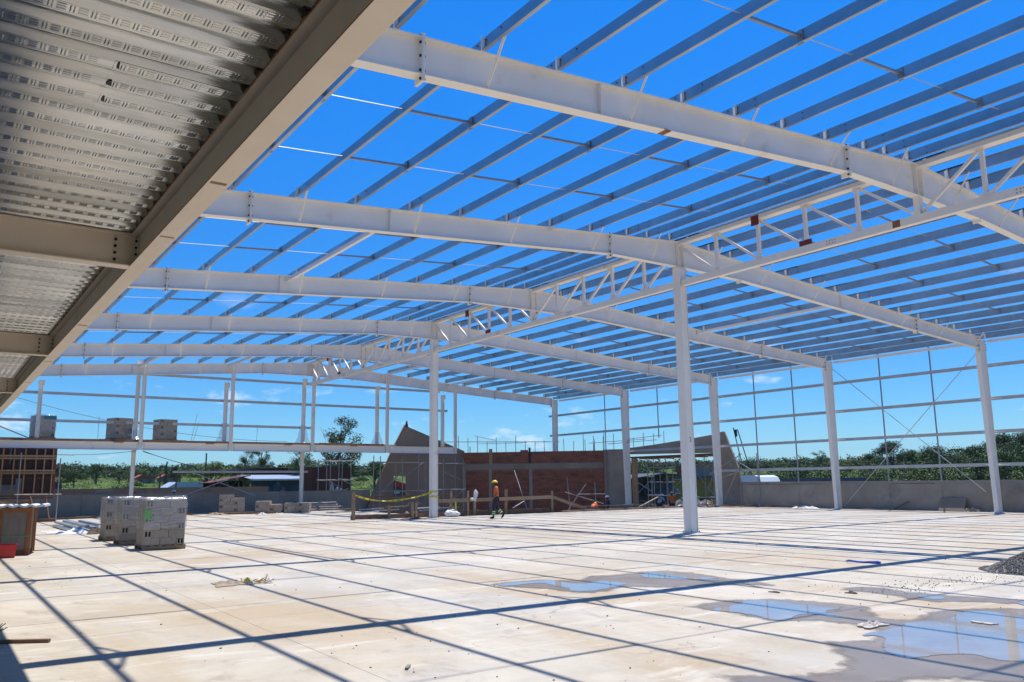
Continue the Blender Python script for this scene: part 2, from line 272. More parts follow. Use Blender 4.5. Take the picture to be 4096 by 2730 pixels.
# ------------------------------------------------------------------ mesh helpers
class MB:
    def __init__(s): s.v = []; s.f = []
    def add(s, vs, fs):
        o = len(s.v); s.v.extend([tuple(map(float, q)) for q in vs]); s.f.extend([tuple(i + o for i in q) for q in fs]); return s
    def box(s, x0, x1, y0, y1, z0, z1):
        vs = [(x, y, z) for z in (z0, z1) for y in (y0, y1) for x in (x0, x1)]
        return s.add(vs, [(0, 2, 3, 1), (4, 5, 7, 6), (0, 1, 5, 4), (2, 6, 7, 3), (0, 4, 6, 2), (1, 3, 7, 5)])
    def bar(s, a, b, w, h, upv=(0, 0, 1)):
        a = Vector(a); b = Vector(b); d = (b - a).normalized(); u = Vector(upv)
        if abs(d.dot(u)) > 0.98: u = Vector((1, 0, 0))
        r = d.cross(u).normalized(); u = r.cross(d)
        vs = [p + r * (w / 2 * i) + u * (h / 2 * j) for p in (a, b) for i, j in ((-1, -1), (1, -1), (1, 1), (-1, 1))]
        return s.add(vs, [(0, 1, 2, 3), (7, 6, 5, 4), (0, 4, 5, 1), (1, 5, 6, 2), (2, 6, 7, 3), (3, 7, 4, 0)])
    def tube(s, a, b, r, n=8, r2=None):
        a = Vector(a); b = Vector(b); d = (b - a).normalized(); u = Vector((0, 0, 1)) if abs(d.z) < 0.95 else Vector((1, 0, 0))
        x = d.cross(u).normalized(); y = x.cross(d); r2 = r if r2 is None else r2
        vs = []
        for p, q in ((a, r), (b, r2)):
            for i in range(n):
                t = 2 * math.pi * i / n; vs.append(p + x * (q * math.cos(t)) + y * (q * math.sin(t)))
        fs = [(i, n + i, n + (i + 1) % n, (i + 1) % n) for i in range(n)] + [tuple(range(n)), tuple(range(2 * n - 1, n - 1, -1))]
        return s.add(vs, fs)
    def path(s, pts, r, n=6):
        for i in range(len(pts) - 1): s.tube(pts[i], pts[i + 1], r, n)
        return s
    def prism(s, pts, ax, a0, a1):
        def P(q, a):
            if ax == 'y': return (q[0], a, q[1])
            if ax == 'x': return (a, q[0], q[1])
            return (q[0], q[1], a)
        k = len(pts); vs = [P(q, a0) for q in pts] + [P(q, a1) for q in pts]
        return s.add(vs, [tuple(range(k)), tuple(range(2 * k - 1, k - 1, -1))] + [(i, k + i, k + (i + 1) % k, (i + 1) % k) for i in range(k)])
    def blob(s, c, r, seed=0, nu=10, nv=7, sq=(1, 1, 1), jit=0.12):
        q = random.Random(seed); vs = []; fs = []
        for j in range(nv + 1):
            ph = math.pi * j / nv
            for i in range(nu):
                th = 2 * math.pi * i / nu; k = r * (1 + q.uniform(-jit, jit))
                vs.append((c[0] + k * sq[0] * math.sin(ph) * math.cos(th), c[1] + k * sq[1] * math.sin(ph) * math.sin(th), c[2] + k * sq[2] * math.cos(ph)))
        for j in range(nv):
            for i in range(nu):
                a = j * nu + i; b = j * nu + (i + 1) % nu; fs.append((a, a + nu, b + nu, b))
        return s.add(vs, fs)
    def mesh(s, name, o=(0, 0, 0)):
        me = bpy.data.meshes.new(name)
        me.from_pydata([(x - o[0], y - o[1], z - o[2]) for x, y, z in s.v], [], s.f); me.update(); return me
    def build(s, name, m, parent=None, kind=None, smooth=False):
        o = (0, 0, 0); p = parent
        while p is not None:
            o = tuple(o[i] + p.location[i] for i in range(3)); p = p.parent
        me = s.mesh(name, o); ob = bpy.data.objects.new(name, me)
        me.materials.append(m if not isinstance(m, str) else M[m])
        if smooth: me.polygons.foreach_set('use_smooth', [True] * len(me.polygons))
        COL.objects.link(ob)
        if parent: ob.parent = parent
        if kind: ob['kind'] = kind
        return ob
def thing(name, label, cat, loc=(0, 0, 0), group=None, rot=0):
    o = bpy.data.objects.new(name, None); COL.objects.link(o); o.location = loc; o.rotation_euler = (0, 0, rot)
    o.empty_display_size = 0.2; o['label'] = label; o['category'] = cat
    if group: o['group'] = group
    return o
def tag(o, label, cat, group=None):
    o['label'] = label; o['category'] = cat
    if group: o['group'] = group
    return o
def inst(name, me, parent, loc=(0, 0, 0), rot=(0, 0, 0), scale=(1, 1, 1), kind=None):
    o = bpy.data.objects.new(name, me); COL.objects.link(o); o.parent = parent; o.location = loc; o.rotation_euler = rot; o.scale = scale
    if kind: o['kind'] = kind
    return o
def copy_tree(o, parent=None):
    c = o.copy(); COL.objects.link(c); c.parent = parent
    for ch in list(o.children): copy_tree(ch, c)
    return c
ORD = ['first', 'second', 'third', 'fourth', 'fifth', 'sixth', 'seventh', 'eighth', 'ninth', 'tenth', 'eleventh', 'twelfth', 'thirteenth', 'fourteenth', 'fifteenth', 'sixteenth']

# ------------------------------------------------------------------ setting: terrain, floor, water
def gz(x, y):
    D = math.hypot(x - 0, y - 5); return -1.0 + min(max(0, D - 50), 190) * 0.034 + max(0, D - 240) * 0.003 + 0.25 * math.sin(x * 0.031 + 1) * math.sin(y * 0.027) * min(1, D / 100)
def polar(name, radii, na, zf, m):
    vs = []; fs = []
    for r in radii:
        for i in range(na):
            a = 2 * math.pi * i / na; x = r * math.cos(a); y = 5 + r * math.sin(a); vs.append((x, y, zf(x, y, r, a)))
    for j in range(len(radii) - 1):
        for i in range(na):
            a = j * na + i; b = j * na + (i + 1) % na; fs.append((a, a + na, b + na, b))
    mb = MB(); mb.v = vs; mb.f = fs; return mb.build(name, m, kind='structure', smooth=True)
polar('ground', [0.5, 8, 16, 24, 32, 40, 48, 56, 66, 80, 100, 130, 170, 220, 300, 420, 600, 900, 1400], 96, lambda x, y, r, a: gz(x, y) if r < 500 else gz(0, 505) * 0.9, 'ground')
def hz(a, r):
    s = 0.55 + 0.22 * math.sin(a * 3 + 0.7) + 0.14 * math.sin(a * 7 + 2) + 0.07 * math.sin(a * 17) + 0.03 * math.sin(a * 41) + 0.012 * math.sin(a * 97)
    return s
polar('hills', [1100, 1500, 2100, 2800, 3400, 4200], 360, lambda x, y, r, a: {1100: 4, 1500: 8, 2100: 16 + 14 * hz(a * 1.3, r), 2800: 24 + 36 * hz(a, r), 3400: 30 + 62 * hz(a + 0.8, r), 4200: 20}[r], 'hill')

base = MB(); base.box(-30, 20.15, -34, 16.4, -1.1, -0.1).box(-30, 1.4, 16.4, 33.2, -1.1, -0.1).build('floor', 'conc3', kind='structure')
flo = bpy.data.objects['floor']
ys = [-34, -30, -26, -22.4, -19.3, -15.55, -11.75, -7.6, -3.6, 0.5, 4.6, 8.7, 12.6, 16.4, 20.6, 24.8, 29, 33.2]
for j in range(len(ys) - 1):
    y0, y1 = ys[j], ys[j + 1]
    xs = [-30, -16.2, -3.9, 8.2, 20.15] if y1 <= 16.4 else [-30, -16.2, -3.9, 1.4]
    for i in range(len(xs) - 1):
        MB().box(xs[i] + .0025, xs[i + 1] - .0025, y0 + .0025, y1 - .0025, -0.1, 0.0).build('floor_panel', 'floor', flo)

def smooth_poly(pts, sub=5, jit=0.05, seed=1):
    q = random.Random(seed); n = len(pts); o = []
    for i in range(n):
        p0, p1, p2, p3 = [Vector((*pts[(i + k) % n], 0)) for k in (-1, 0, 1, 2)]
        for s in range(sub):
            t = s / sub
            p = 0.5 * ((2 * p1) + (p2 - p0) * t + (2 * p0 - 5 * p1 + 4 * p2 - p3) * t * t + (3 * p1 - p0 - 3 * p2 + p3) * t ** 3)
            o.append((p.x + q.gauss(0, jit), p.y + q.gauss(0, jit)))
    return o
import mathutils.geometry as mg
def sheet(name, pts, z, m, seed, jit=0.03, inset=0.3):
    o = smooth_poly(pts, 6, jit, seed); n = len(o); area = sum(o[i][0] * o[(i + 1) % n][1] - o[(i + 1) % n][0] * o[i][1] for i in range(n)); sg = 1 if area > 0 else -1
    inner = smooth_poly(pts, 6, 0.0, seed); ins = []
    for i in range(n):
        a = Vector(inner[i - 1]); b = Vector(inner[(i + 1) % n]); d = (b - a); d = d / max(1e-6, d.length); nn = Vector((-d.y, d.x)) * sg
        ins.append((inner[i][0] + nn.x * inset, inner[i][1] + nn.y * inset))
    # grid of points over the outline, rim value from the true distance to it
    xs = [p[0] for p in o]; ys_ = [p[1] for p in o]; st = 0.07; O = np.array(o); A = O; B = np.roll(O, -1, 0)
    gx = np.arange(min(xs) - st, max(xs) + st, st); gy = np.arange(min(ys_) - st, max(ys_) + st, st); X, Y = np.meshgrid(gx, gy); P_ = np.stack([X.ravel(), Y.ravel()], 1)
    dmin = np.full(len(P_), 1e9); ins_ = np.zeros(len(P_), bool)
    for a, b in zip(A, B):
        d = b - a; L2 = max(1e-9, d @ d); t_ = np.clip(((P_ - a) @ d) / L2, 0, 1); q_ = P_ - (a + t_[:, None] * d); dmin = np.minimum(dmin, np.hypot(q_[:, 0], q_[:, 1]))
        cr = (a[1] > P_[:, 1]) != (b[1] > P_[:, 1]); xi = (b[0] - a[0]) * (P_[:, 1] - a[1]) / (b[1] - a[1] if b[1] != a[1] else 1e-9) + a[0]; ins_ ^= cr & (P_[:, 0] < xi)
    sd_ = np.where(ins_, dmin, -dmin); w = len(gx); idx = {}; mb = MB(); rim = []
    def vid(k):
        if k not in idx: idx[k] = len(mb.v); mb.v.append((P_[k, 0], P_[k, 1], z)); rim.append(float(np.clip(sd_[k] / inset, 0, 1)))
        return idx[k]
    for r_ in range(len(gy) - 1):
        for c_ in range(w - 1):
            k = r_ * w + c_; q4 = (k, k + 1, k + w + 1, k + w)
            if max(sd_[v] for v in q4) > 0: mb.f.append(tuple(vid(v) for v in q4))
    ob = mb.build(name, m, kind='structure'); at = ob.data.attributes.new('rim', 'FLOAT', 'POINT'); at.data.foreach_set('value', rim); return ob
DA = [(-12.14, -6.58), (-12.04, -7.35), (-11.81, -7.77), (-11.75, -8.26), (-11.52, -8.66), (-10.98, -8.7), (-10.58, -8.6), (-10.05, -9.16), (-9.74, -9.09), (-9.2, -9.43), (-8.77, -9.92), (-8.33, -9.32), (-8.29, -8.53), (-8.15, -7.58), (-8.31, -7.0), (-8.81, -6.82), (-9.54, -6.83), (-10.08, -6.66), (-10.5, -7.02), (-10.81, -6.6), (-11.43, -6.48)]
DB = [(-11.53, -10.3), (-10.74, -10.1), (-10.14, -10.23), (-9.68, -10.62), (-9.46, -11.27), (-9.43, -11.89), (-9.83, -12.18), (-10.04, -12.44), (-9.19, -12.33), (-8.69, -12.54), (-8.25, -12.88), (-7.9, -13.49), (-8.6, -15.2), (-11.53, -15.35), (-12.4, -14.9), (-12.86, -14.34), (-13.8, -14.26), (-14.31, -13.86), (-14.2, -13.27), (-13.97, -12.92), (-13.15, -13.42), (-12.64, -13.22), (-12.21, -12.76), (-12.09, -12.55), (-11.58, -12.81), (-11.14, -12.61), (-11.14, -12.19), (-11.39, -11.99), (-11.59, -11.63), (-11.46, -10.98)]
DC = [(-8.51, -10.48), (-7.94, -10.4), (-7.61, -10.81), (-7.68, -11.52), (-7.52, -12.26), (-7.09, -13.18), (-7.7, -13.42), (-8.12, -12.96), (-8.38, -12.5), (-8.77, -12.11), (-8.63, -11.41)]
PA = [(-12.1, -6.95), (-11.79, -7.2), (-11.34, -7.17), (-11.42, -7.59), (-11.41, -7.84), (-11.56, -8.16), (-11.4, -8.45), (-11.01, -8.45), (-10.55, -8.3), (-10.21, -8.07), (-10.26, -7.5), (-10.74, -7.58), (-10.86, -7.38), (-10.77, -7.0), (-10.9, -6.81), (-11.25, -6.78), (-11.69, -6.72)]
PA2 = [(-9.55, -7.59), (-9.1, -7.16), (-8.72, -7.07), (-8.77, -7.45), (-8.9, -7.99), (-8.71, -8.02), (-8.6, -8.31), (-8.51, -8.62), (-8.92, -8.59), (-9.16, -8.43), (-9.37, -8.04)]
PB = [(-11.38, -10.67), (-10.67, -10.55), (-10.43, -10.4), (-9.99, -10.59), (-9.92, -10.83), (-9.92, -11.15), (-9.81, -11.51), (-9.48, -11.65), (-10.0, -11.74), (-10.3, -11.79), (-10.51, -12.12), (-10.73, -12.07), (-10.74, -11.72), (-11.32, -11.86), (-11.4, -11.59), (-11.3, -11.14)]
PC = [(-10.62, -12.74), (-10.42, -12.66), (-9.98, -12.76), (-9.75, -12.81), (-9.14, -12.68), (-8.9, -12.73), (-8.8, -13.04), (-8.94, -13.34), (-8.72, -13.8), (-9.4, -14.9), (-11.28, -14.86), (-11.56, -14.46), (-11.7, -14.28), (-11.57, -14.03), (-11.84, -13.89), (-12.2, -13.76), (-12.13, -13.49), (-11.85, -13.23), (-11.42, -13.01), (-11.51, -12.93), (-11.49, -12.78), (-11.13, -12.73)]
PC2 = [(-8.22, -11.57), (-7.89, -11.85), (-8.14, -12.11), (-8.44, -12.08), (-8.45, -11.88)]
PC3 = [(-7.93, -12.73), (-7.72, -12.82), (-7.58, -13.1), (-7.85, -13.22), (-8.1, -13.02), (-8.08, -12.85)]
PD = [(-13.83, -13.33), (-13.7, -13.37), (-13.73, -13.44), (-13.95, -13.58), (-14.03, -13.52)]
for i, p in enumerate((DA, DB, DC)): sheet('damp_patch', p, 0.004, 'damp', i + 3, 0.02, 0.40)
for i, p in enumerate((PA, PA2, PB, PC, PC2, PC3, PD)): sheet('puddle', p, 0.0075, 'water', i + 20, 0.01, 0.20)

# ------------------------------------------------------------------ steel roof
FY = [-16, -8, 0, 8, 16, 24, 32]
XL, XM, XK, XR = -14.01, -3.03, 2.96, 14.33
def ztop(x): return float(np.interp(x, [-21, -14.01, -3.03, 0, 14.33, 20.68], [7.61, 8.183, 9.055, 9.309, 8.258, 7.90]))
def zbot(x): return float(np.interp(x, [-21, -14.01, -3.03, 0, 2.96, 14.33, 19.5], [6.99, 7.565, 8.432, 8.452, 8.411, 7.723, 7.42]))
FRN = ['nearest, behind the camera', 'nearest', 'second', 'third', 'fourth', 'fifth', 'far end']
BOLT = MB().tube((0, -0.012, 0), (0, 0.012, 0), 0.022, 6).mesh('bolt'); BOLT.materials.append(M['dark'])
CLEAT = MB().box(-0.035, 0.035, -0.05, -0.042, 0, 0.24).box(0.027, 0.035, -0.042, 0.05, 0, 0.24).mesh('purlin_cleat'); CLEAT.materials.append(M['white'])
PX = [-17.4, -15.9, -14.42, -12.9, -11.4, -9.9, -8.38, -6.86, -5.33, -3.8, -2.3, -1.42, -0.40, 0.40, 1.44, 2.52, 4.05, 5.56, 7.07, 8.58, 10.1, 11.58, 13.03, 14.53, 16.0, 17.48, 18.93, 20.25]
BRX = [-15.9, -12.87, -9.82, -6.8, -3.8, -1.32, 1.5, 4.03, 7.08, 10.11, 13.04, 16.03, 19.14]
def strip(mb, pts, y, w, t):
    # flange following a polyline in xz
    for i in range(len(pts) - 1):
        (x0, z0), (x1, z1) = pts[i], pts[i + 1]
        mb.add([(x0, y - w / 2, z0), (x1, y - w / 2, z1), (x1, y + w / 2, z1), (x0, y + w / 2, z0), (x0, y - w / 2, z0 + t), (x1, y - w / 2, z1 + t), (x1, y + w / 2, z1 + t), (x0, y + w / 2, z0 + t)],
               [(0, 3, 2, 1), (4, 5, 6, 7), (0, 1, 5, 4), (1, 2, 6, 5), (2, 3, 7, 6), (3, 0, 4, 7)])
def rafter(k):
    y = FY[k]
    lab = {0: 'cream steel rafter nearest the camera, over the foreground shadow', 1: 'cream steel rafter crossing the top of the picture, nearest to the camera', 2: 'second cream steel rafter, landing on the tall foreground column',
           3: 'third cream steel rafter, carried by the lattice truss beyond the tall column', 4: 'fourth cream steel rafter, over the column by the walking worker',
           5: 'fifth cream steel rafter, last one before the gable frame', 6: 'cream steel gable rafter at the far end with posts below'}[k]
    t = thing('roof_rafter', lab, 'rafter', (0, y, 8), 'main roof rafters')
    xs = [-20.8, XL, XM, 0, XK, XR, 19.62]; top = [(x, ztop(x) - 0.016) for x in xs]; bot = [(x, zbot(x) + 0.016) for x in xs]
    MB().prism(bot + top[::-1], 'y', y - 0.005, y + 0.005).build('web', 'white', t)
    mb = MB(); strip(mb, top, y, 0.22, 0.016); mb.build('top_flange', 'white', t)
    mb = MB(); strip(mb, [(x, z - 0.016) for x, z in bot], y, 0.22, 0.016); mb.build('bottom_flange', 'white', t)
    for x in (XL, XM, XR):
        e = MB().box(x - 0.022, x - 0.002, y - 0.12, y + 0.12, zbot(x) - 0.10, ztop(x) + 0.05).box(x + 0.002, x + 0.022, y - 0.12, y + 0.12, zbot(x) - 0.10, ztop(x) + 0.05).build('splice_plate', 'white', t)
        for zz in (zbot(x) - 0.055, zbot(x) + 0.08, (zbot(x) + ztop(x)) / 2, ztop(x) - 0.09, ztop(x) + 0.02):
            for sx in (-1,) if k > 4 else (-1, 1):
                b = bpy.data.objects.new('bolt', BOLT); COL.objects.link(b); b.parent = e; b.rotation_euler = (0, 0, math.pi / 2)
                b.location = (x + sx * 0.034, -0.075, zz - 8)
    e = MB().box(XK - 0.02, XK + 0.02, y - 0.1, y + 0.1, zbot(XK) - 0.1, zbot(XK)).build('haunch_plate', 'white', t)
    for sx in (-0.13, 0.13):
        MB().box(sx - 0.006, sx + 0.006, y - 0.105, y + 0.105, zbot(0), ztop(0) - .016).build('stiffener', 'white', t)
    for x in (-10.5, 8.9):
        MB().box(x - 0.006, x + 0.006, y - 0.1, y - 0.006, zbot(x) + .016, ztop(x) - .016).build('stiffener', 'white', t)
    for x in BRX:
        if x < -20: continue
        px = min(PX, key=lambda q: abs(q - x))
        zt = ztop(px) + 0.03
        for s in ((-1,) if k == 6 else (-1, 1)):
            if s == 1 and k in (0,): continue
            b = MB().bar((x, y + s * 0.09, zbot(x) + 0.03), (px, y + s * 0.64, zt), 0.05, 0.008, (1, 0, 0)).bar((x, y + s * 0.09, zbot(x) + 0.03), (px, y + s * 0.64, zt), 0.008, 0.05, (1, 0, 0)).build('fly_brace', 'white', t)
            if s == -1 and 0 < k < 5:
                inst('bolt', BOLT, b, (x, -0.10, zbot(x) + 0.045 - 8), scale=(0.8, 0.8, 0.8))
    for x in PX:
        inst('purlin_cleat', CLEAT, t, (x - 0.05, -0.06 if x < 0 else -0.08, ztop(x) - 8))
    return t
RAFT = [rafter(k) for k in range(7)]
# rust bleeding on a flange joint of the nearest rafter
MB().box(-8.98, -8.80, -8.112, -7.888, zbot(-8.9) - 0.004, zbot(-8.9) + 0.012).build('rust_mark', 'rustline', RAFT[1])

def purlin(i, x):
    side = 'left' if x < 0 else 'right'
    idx = len([q for q in PX if (q < 0) == (x < 0) and abs(q) < abs(x)])
    t = thing('purlin', 'galvanised purlin line, %s to the %s of the ridge truss' % (ORD[idx], side), 'purlin', (x, 0, ztop(x)), 'galvanised roof purlins')
    z0 = ztop(x) + 0.012; H = 0.25; s = -1 if x < 0 else 1
    for k in range(6):
        y0, y1 = FY[k] - (0.6 if k else 0.1), FY[k + 1] + (0.6 if k < 5 else 0.1)
        o = 0.004 * (k % 2)
        mb = MB().box(x - 0.0015 + o, x + 0.0015 + o, y0, y1, z0, z0 + H)
        mb.box(min(x + o, x + o + s * 0.068), max(x + o, x + o + s * 0.068), y0, y1, z0 - 0.0025 + o * .4, z0 + o * .4)
        mb.box(min(x + o, x + o - s * 0.068), max(x + o, x + o - s * 0.068), y0, y1, z0 + H, z0 + H + 0.0025)
        mb.box(x + o + s * 0.0665 - .0015, x + o + s * 0.0665 + .0015, y0, y1, z0, z0 + 0.02)
        mb.build('purlin_span', 'galv', t)
    mb = MB()
    for y in FY[1:6]:
        for dy in (-0.55, -0.12, 0.12, 0.55):
            for dz in (0.06, 0.19): mb.tube((x - 0.018, y + dy, z0 + dz), (x + 0.018, y + dy, z0 + dz), 0.013, 6)
    mb.build('bolts', 'dark', t, kind='stuff')
for i, x in enumerate(PX): purlin(i, x)
# bridging lines at the third points of every bay
BAY = ['foreground', 'nearest', 'second', 'third', 'fourth', 'farthest']
for k in range(6):
    for r_ in (1, 2):
        y = FY[k] + 8 * r_ / 3
        for side in (-1, 1):
            xs = [q for q in PX if q * side > 0.6]
            if side < 0: xs = xs[::-1]
            t = thing('bridging_line', 'row of purlin bridging bars and sag rods, %s slope, %s row of the %s bay' % ('left' if side < 0 else 'right', 'near' if r_ == 1 else 'far', BAY[k]), 'bridging', (0, y, 8), 'purlin bridging rows')
            for j in range(len(xs) - 1):
                a, b = xs[j], xs[j + 1]
                za, zb_ = ztop(a) + 0.12, ztop(b) + 0.12
                lo, hi = (min(a, b), max(a, b))
                par = PX.index(lo) % 2      # -12.9..-11.4 is a stiff bar
                if par == PX.index(-12.9) % 2:
                    m = MB().bar((a, y, za), (b, y, zb_), 0.05, 0.006).bar((a, y - 0.024, za + 0.02), (b, y - 0.024, zb_ + 0.02), 0.004, 0.045)
                    o = m.build('bridging_bar', 'galvd', t)
                    e = hi
                    MB().box(e - 0.03, e - 0.004, y - 0.05, y + 0.05, ztop(e) + 0.0, ztop(e) + 0.25).build('end_bracket', 'galvd', o)
                else:
                    MB().tube((a, y, za + 0.03), (b, y, zb_ + 0.03), 0.009, 6).build('sag_rod', 'girt', t)
# white tubular struts between rafters
for x, k, lab in ((-10.2, 2, 'white tube strut between the second and third rafters, left slope'), (9.7, 2, 'white tube strut between the second and third rafters, right slope'),
                  (-10.1, 5, 'white tube strut to the gable frame, leftmost'), (-5.1, 5, 'white tube strut to the gable frame, left of the ridge'),
                  (5.1, 5, 'white tube strut to the gable frame, right of the ridge'), (10.2, 5, 'white tube strut to the gable frame, farthest right')):
    t = thing('roof_strut', lab, 'strut', (x, FY[k], 8), 'white roof struts')
    z = ztop(x) - 0.14
    MB().bar((x, FY[k] + .02, z), (x, FY[k + 1] - .02, z), 0.11, 0.11).build('tube', 'white', t)
    for y in (FY[k] + 0.05, FY[k + 1] - 0.05): MB().box(x - 0.08, x + 0.08, y - 0.008, y + 0.008, z - 0.12, z + 0.1).build('end_plate', 'white', t)

# lattice truss along the ridge
def truss(y0, nb, lab):
    t = thing('lattice_truss', lab, 'truss', (0, y0, 8), 'ridge lattice trusses')
    ZB, ZT = 7.80, 9.30
    y1 = y0 + 16
    MB().box(-0.09, 0.09, y0 + 0.16, y1 - 0.16, ZB, ZB + 0.2).build('bottom_chord', 'white', t)
    for a in (y0, y0 + 8):
        MB().box(-0.13, 0.13, a + 0.12, a + 7.88, ZT - 0.115, ZT - 0.10).box(-0.13, -0.118, a + 0.12, a + 7.88, ZT - 0.10, ZT + 0.0).box(0.118, 0.13, a + 0.12, a + 7.88, ZT - 0.10, ZT).build('top_chord', 'white', t)
    for i in range(1, 10):
        y = y0 + 1.6 * i
        if i == 5:
            MB().box(-0.1, 0.1, y - 0.07, y + 0.07, ZB + 0.2, zbot(0) - 0.004).build('hanger', 'white', t); continue
        v = MB().box(-0.05, 0.05, y - 0.045, y + 0.045, ZB + 0.2, ZT - 0.115).build('vertical', 'white', t)
        rb, rtp = 7, 8
        g = MB().box(-0.064, -0.052, y - (0.2 if i == rb else 0.13), y + (0.2 if i == rb else 0.13), ZB + 0.201, ZB + (0.36 if i == rb else 0.28)).build('gusset_plate', 'redox' if i == rb else 'white', t)
        if i == rb: g['label'] = 'dark red primed plate at the bottom chord'
        g = MB().box(-0.134 if i == rtp else -0.062, -0.131 if i == rtp else -.052, y - (0.14 if i == rtp else 0.08), y + (0.14 if i == rtp else 0.08), ZT - (0.30 if i == rtp else 0.22), ZT - (0.0 if i == rtp else 0.12)).build('gusset_plate', 'redox' if i == rtp else 'white', t)
        if i == rtp: g['label'] = 'dark red primed plate at the top chord'
    for i in range(5):
        a = y0 + 1.6 * i; b = a + 1.6
        MB().bar((0.02, a + 0.08, ZT - 0.16), (0.02, b - 0.1, ZB + 0.25), 0.075, 0.075).build('diagonal', 'white', t)
        a = y1 - 1.6 * i; b = a - 1.6
        MB().bar((0.02, a - 0.08, ZT - 0.16), (0.02, b + 0.1, ZB + 0.25), 0.075, 0.075).build('diagonal', 'white', t)
    s = MB()
    for q in (y0 + 5.6, y1 - 5.6):
        for dy in (-0.12, -0.04, 0.04, 0.12):
            for dz in (0.06, 0.14): s.tube((-0.1, q + dy, ZB + dz), (0.1, q + dy, ZB + dz), 0.013, 6)
    s.build('bolts', 'dark', t, kind='stuff')
    if nb == 0: MB().box(-0.094, 0.094, -7.55, -7.35, ZB + 0.01, ZB + 0.19).build('rust_mark', 'rustline', t)
truss(-16, 0, 'cream lattice truss under the ridge, near one running out of the picture at right')
truss(0, 1, 'cream lattice truss under the ridge between the tall column and the column by the worker')
truss(16, 2, 'cream lattice truss under the ridge at the far end, reaching the gable posts')

# columns
def hcol(t, x, y, z0, z1, dx=0.26, dy=0.26, m='white', plate=True):
    # flanges face +-x : seen as a wide white face with side web
    MB().box(x - dx / 2, x - dx / 2 + 0.014, y - dy / 2, y + dy / 2, z0, z1).build('flange', m, t)
    MB().box(x + dx / 2 - 0.014, x + dx / 2, y - dy / 2, y + dy / 2, z0, z1).build('flange', m, t)
    MB().box(x - dx / 2 + 0.014, x + dx / 2 - 0.014, y - 0.006, y + 0.006, z0, z1).build('web', m, t)
    if plate: MB().box(x - dx / 2 - 0.06, x + dx / 2 + 0.06, y - dy / 2 - 0.05, y + dy / 2 + 0.05, z0, z0 + 0.02).build('base_plate', m, t)
for y, lab in ((0, 'tall cream steel column in the foreground with a small black bracket mark'), (16, 'cream steel column beside the caution tape and timber rail'), (-16, 'cream steel column under the near end of the ridge truss')):
    t = thing('steel_column', lab, 'column', (0, y, 0), 'ridge line columns')
    w = 0.46 if y != 16 else 0.44
    pass
    # square box section with slightly raised flange edges
    MB().box(-0.134, 0.134, y - 0.13, y + 0.13, 0.02, 8.43).build('shaft', 'white', t)
    MB().box(-0.150, -0.135, y - 0.155, y + 0.155, 0.02, 8.43).build('flange', 'white', t)
    MB().box(0.135, 0.150, y - 0.155, y + 0.155, 0.02, 8.43).build('flange', 'white', t)
    MB().box(-0.2, 0.2, y - 0.2, y + 0.2, 0.0, 0.02).build('base_plate', 'white', t)
    for sx in (-0.175, 0.175):
        for sy in (-0.17, 0.17): MB().tube((sx, y + sy, 0.02), (sx, y + sy, 0.06), 0.016, 6).build('anchor_bolt', 'dark', t)
    if y == 0:
        MB().box(-0.03, 0.04, y - 0.1335, y - 0.1305, 2.79, 2.81).box(-0.03, 0.04, y - 0.1335, y - 0.1305, 2.90, 2.92).box(0.02, 0.04, y - 0.1335, y - 0.1305, 2.81, 2.90).build('painted_mark', 'mark', t)
RC = ['nearest', 'nearest', 'right edge', 'second', 'third', 'fourth', 'far corner']
for k, y in enumerate(FY):
    if y < -8: continue
    t = thing('wall_column', {-8: 'tapered cream wall column outside the right edge of the picture', 0: 'tapered cream column nearest the right edge of the picture', 8: 'tapered cream column left of the crossed wall bracing', 16: 'tapered cream column beside the sloping concrete fin at the entrance',
                              24: 'tapered cream column in front of the plain concrete corner wall', 32: 'cream corner column rising behind the brick wall'}[y], 'column', (20, y, 0), 'right wall columns')
    top = 7.86 if y < 32 else 7.86
    MB().prism([(19.72, 0.02), (20.05, 0.02), (20.15, top), (19.54, top), (19.54, 7.3)] if y < 32 else [(19.75, 0.02), (20.1, 0.02), (20.2, top), (19.75, top)], 'y', y - 0.006, y + 0.006).build('web', 'white', t)
    xi = 19.53 if y < 32 else 19.73
    MB().prism([(19.70 if y < 32 else xi, 0.02), (19.72 if y < 32 else xi + .014, 0.02), (xi + 0.015, 7.3), (xi, 7.3)], 'y', y - 0.10, y + 0.10).build('flange', 'white', t)
    MB().prism([(20.05, 0.02), (20.065, 0.02), (20.165, top), (20.15, top)], 'y', y - 0.10, y + 0.10).build('flange', 'white', t)
    e = MB().box(19.60, 19.64, y - 0.12, y + 0.12, 7.28, 7.98).build('end_plate', 'white', t)
    for zz in (7.38, 7.55, 7.75, 7.9): inst('bolt', BOLT, t, (19.57 - 20, -0.08, zz), (0, 0, math.pi / 2))
    for zz in (7.38, 7.50, 7.62, 7.78): inst('bolt', BOLT, t, (0.12, -0.13, zz))
    MB().box(19.55, 20.25, y - 0.2, y + 0.2, 0, 0.02).build('base_plate', 'white', t)
# eave strut
t = thing('eave_strut', 'white eave tube running between the right wall column tops', 'eave strut', (20.4, -8, 7.8))
for k in range(1, 6): MB().bar((20.33, FY[k] + 0.14, 7.80), (20.33, FY[k + 1] - 0.14, 7.80), 0.12, 0.12).build('tube', 'white', t)
t = thing('eave_gutter_angle', 'thin galvanised eave channel above the white eave tube', 'eave channel', (20.5, -8, 8))
MB().box(20.42, 20.60, -16, 33, 8.02, 8.04).box(20.58, 20.60, -16, 33, 8.04, 8.2).build('channel', 'galv', t)
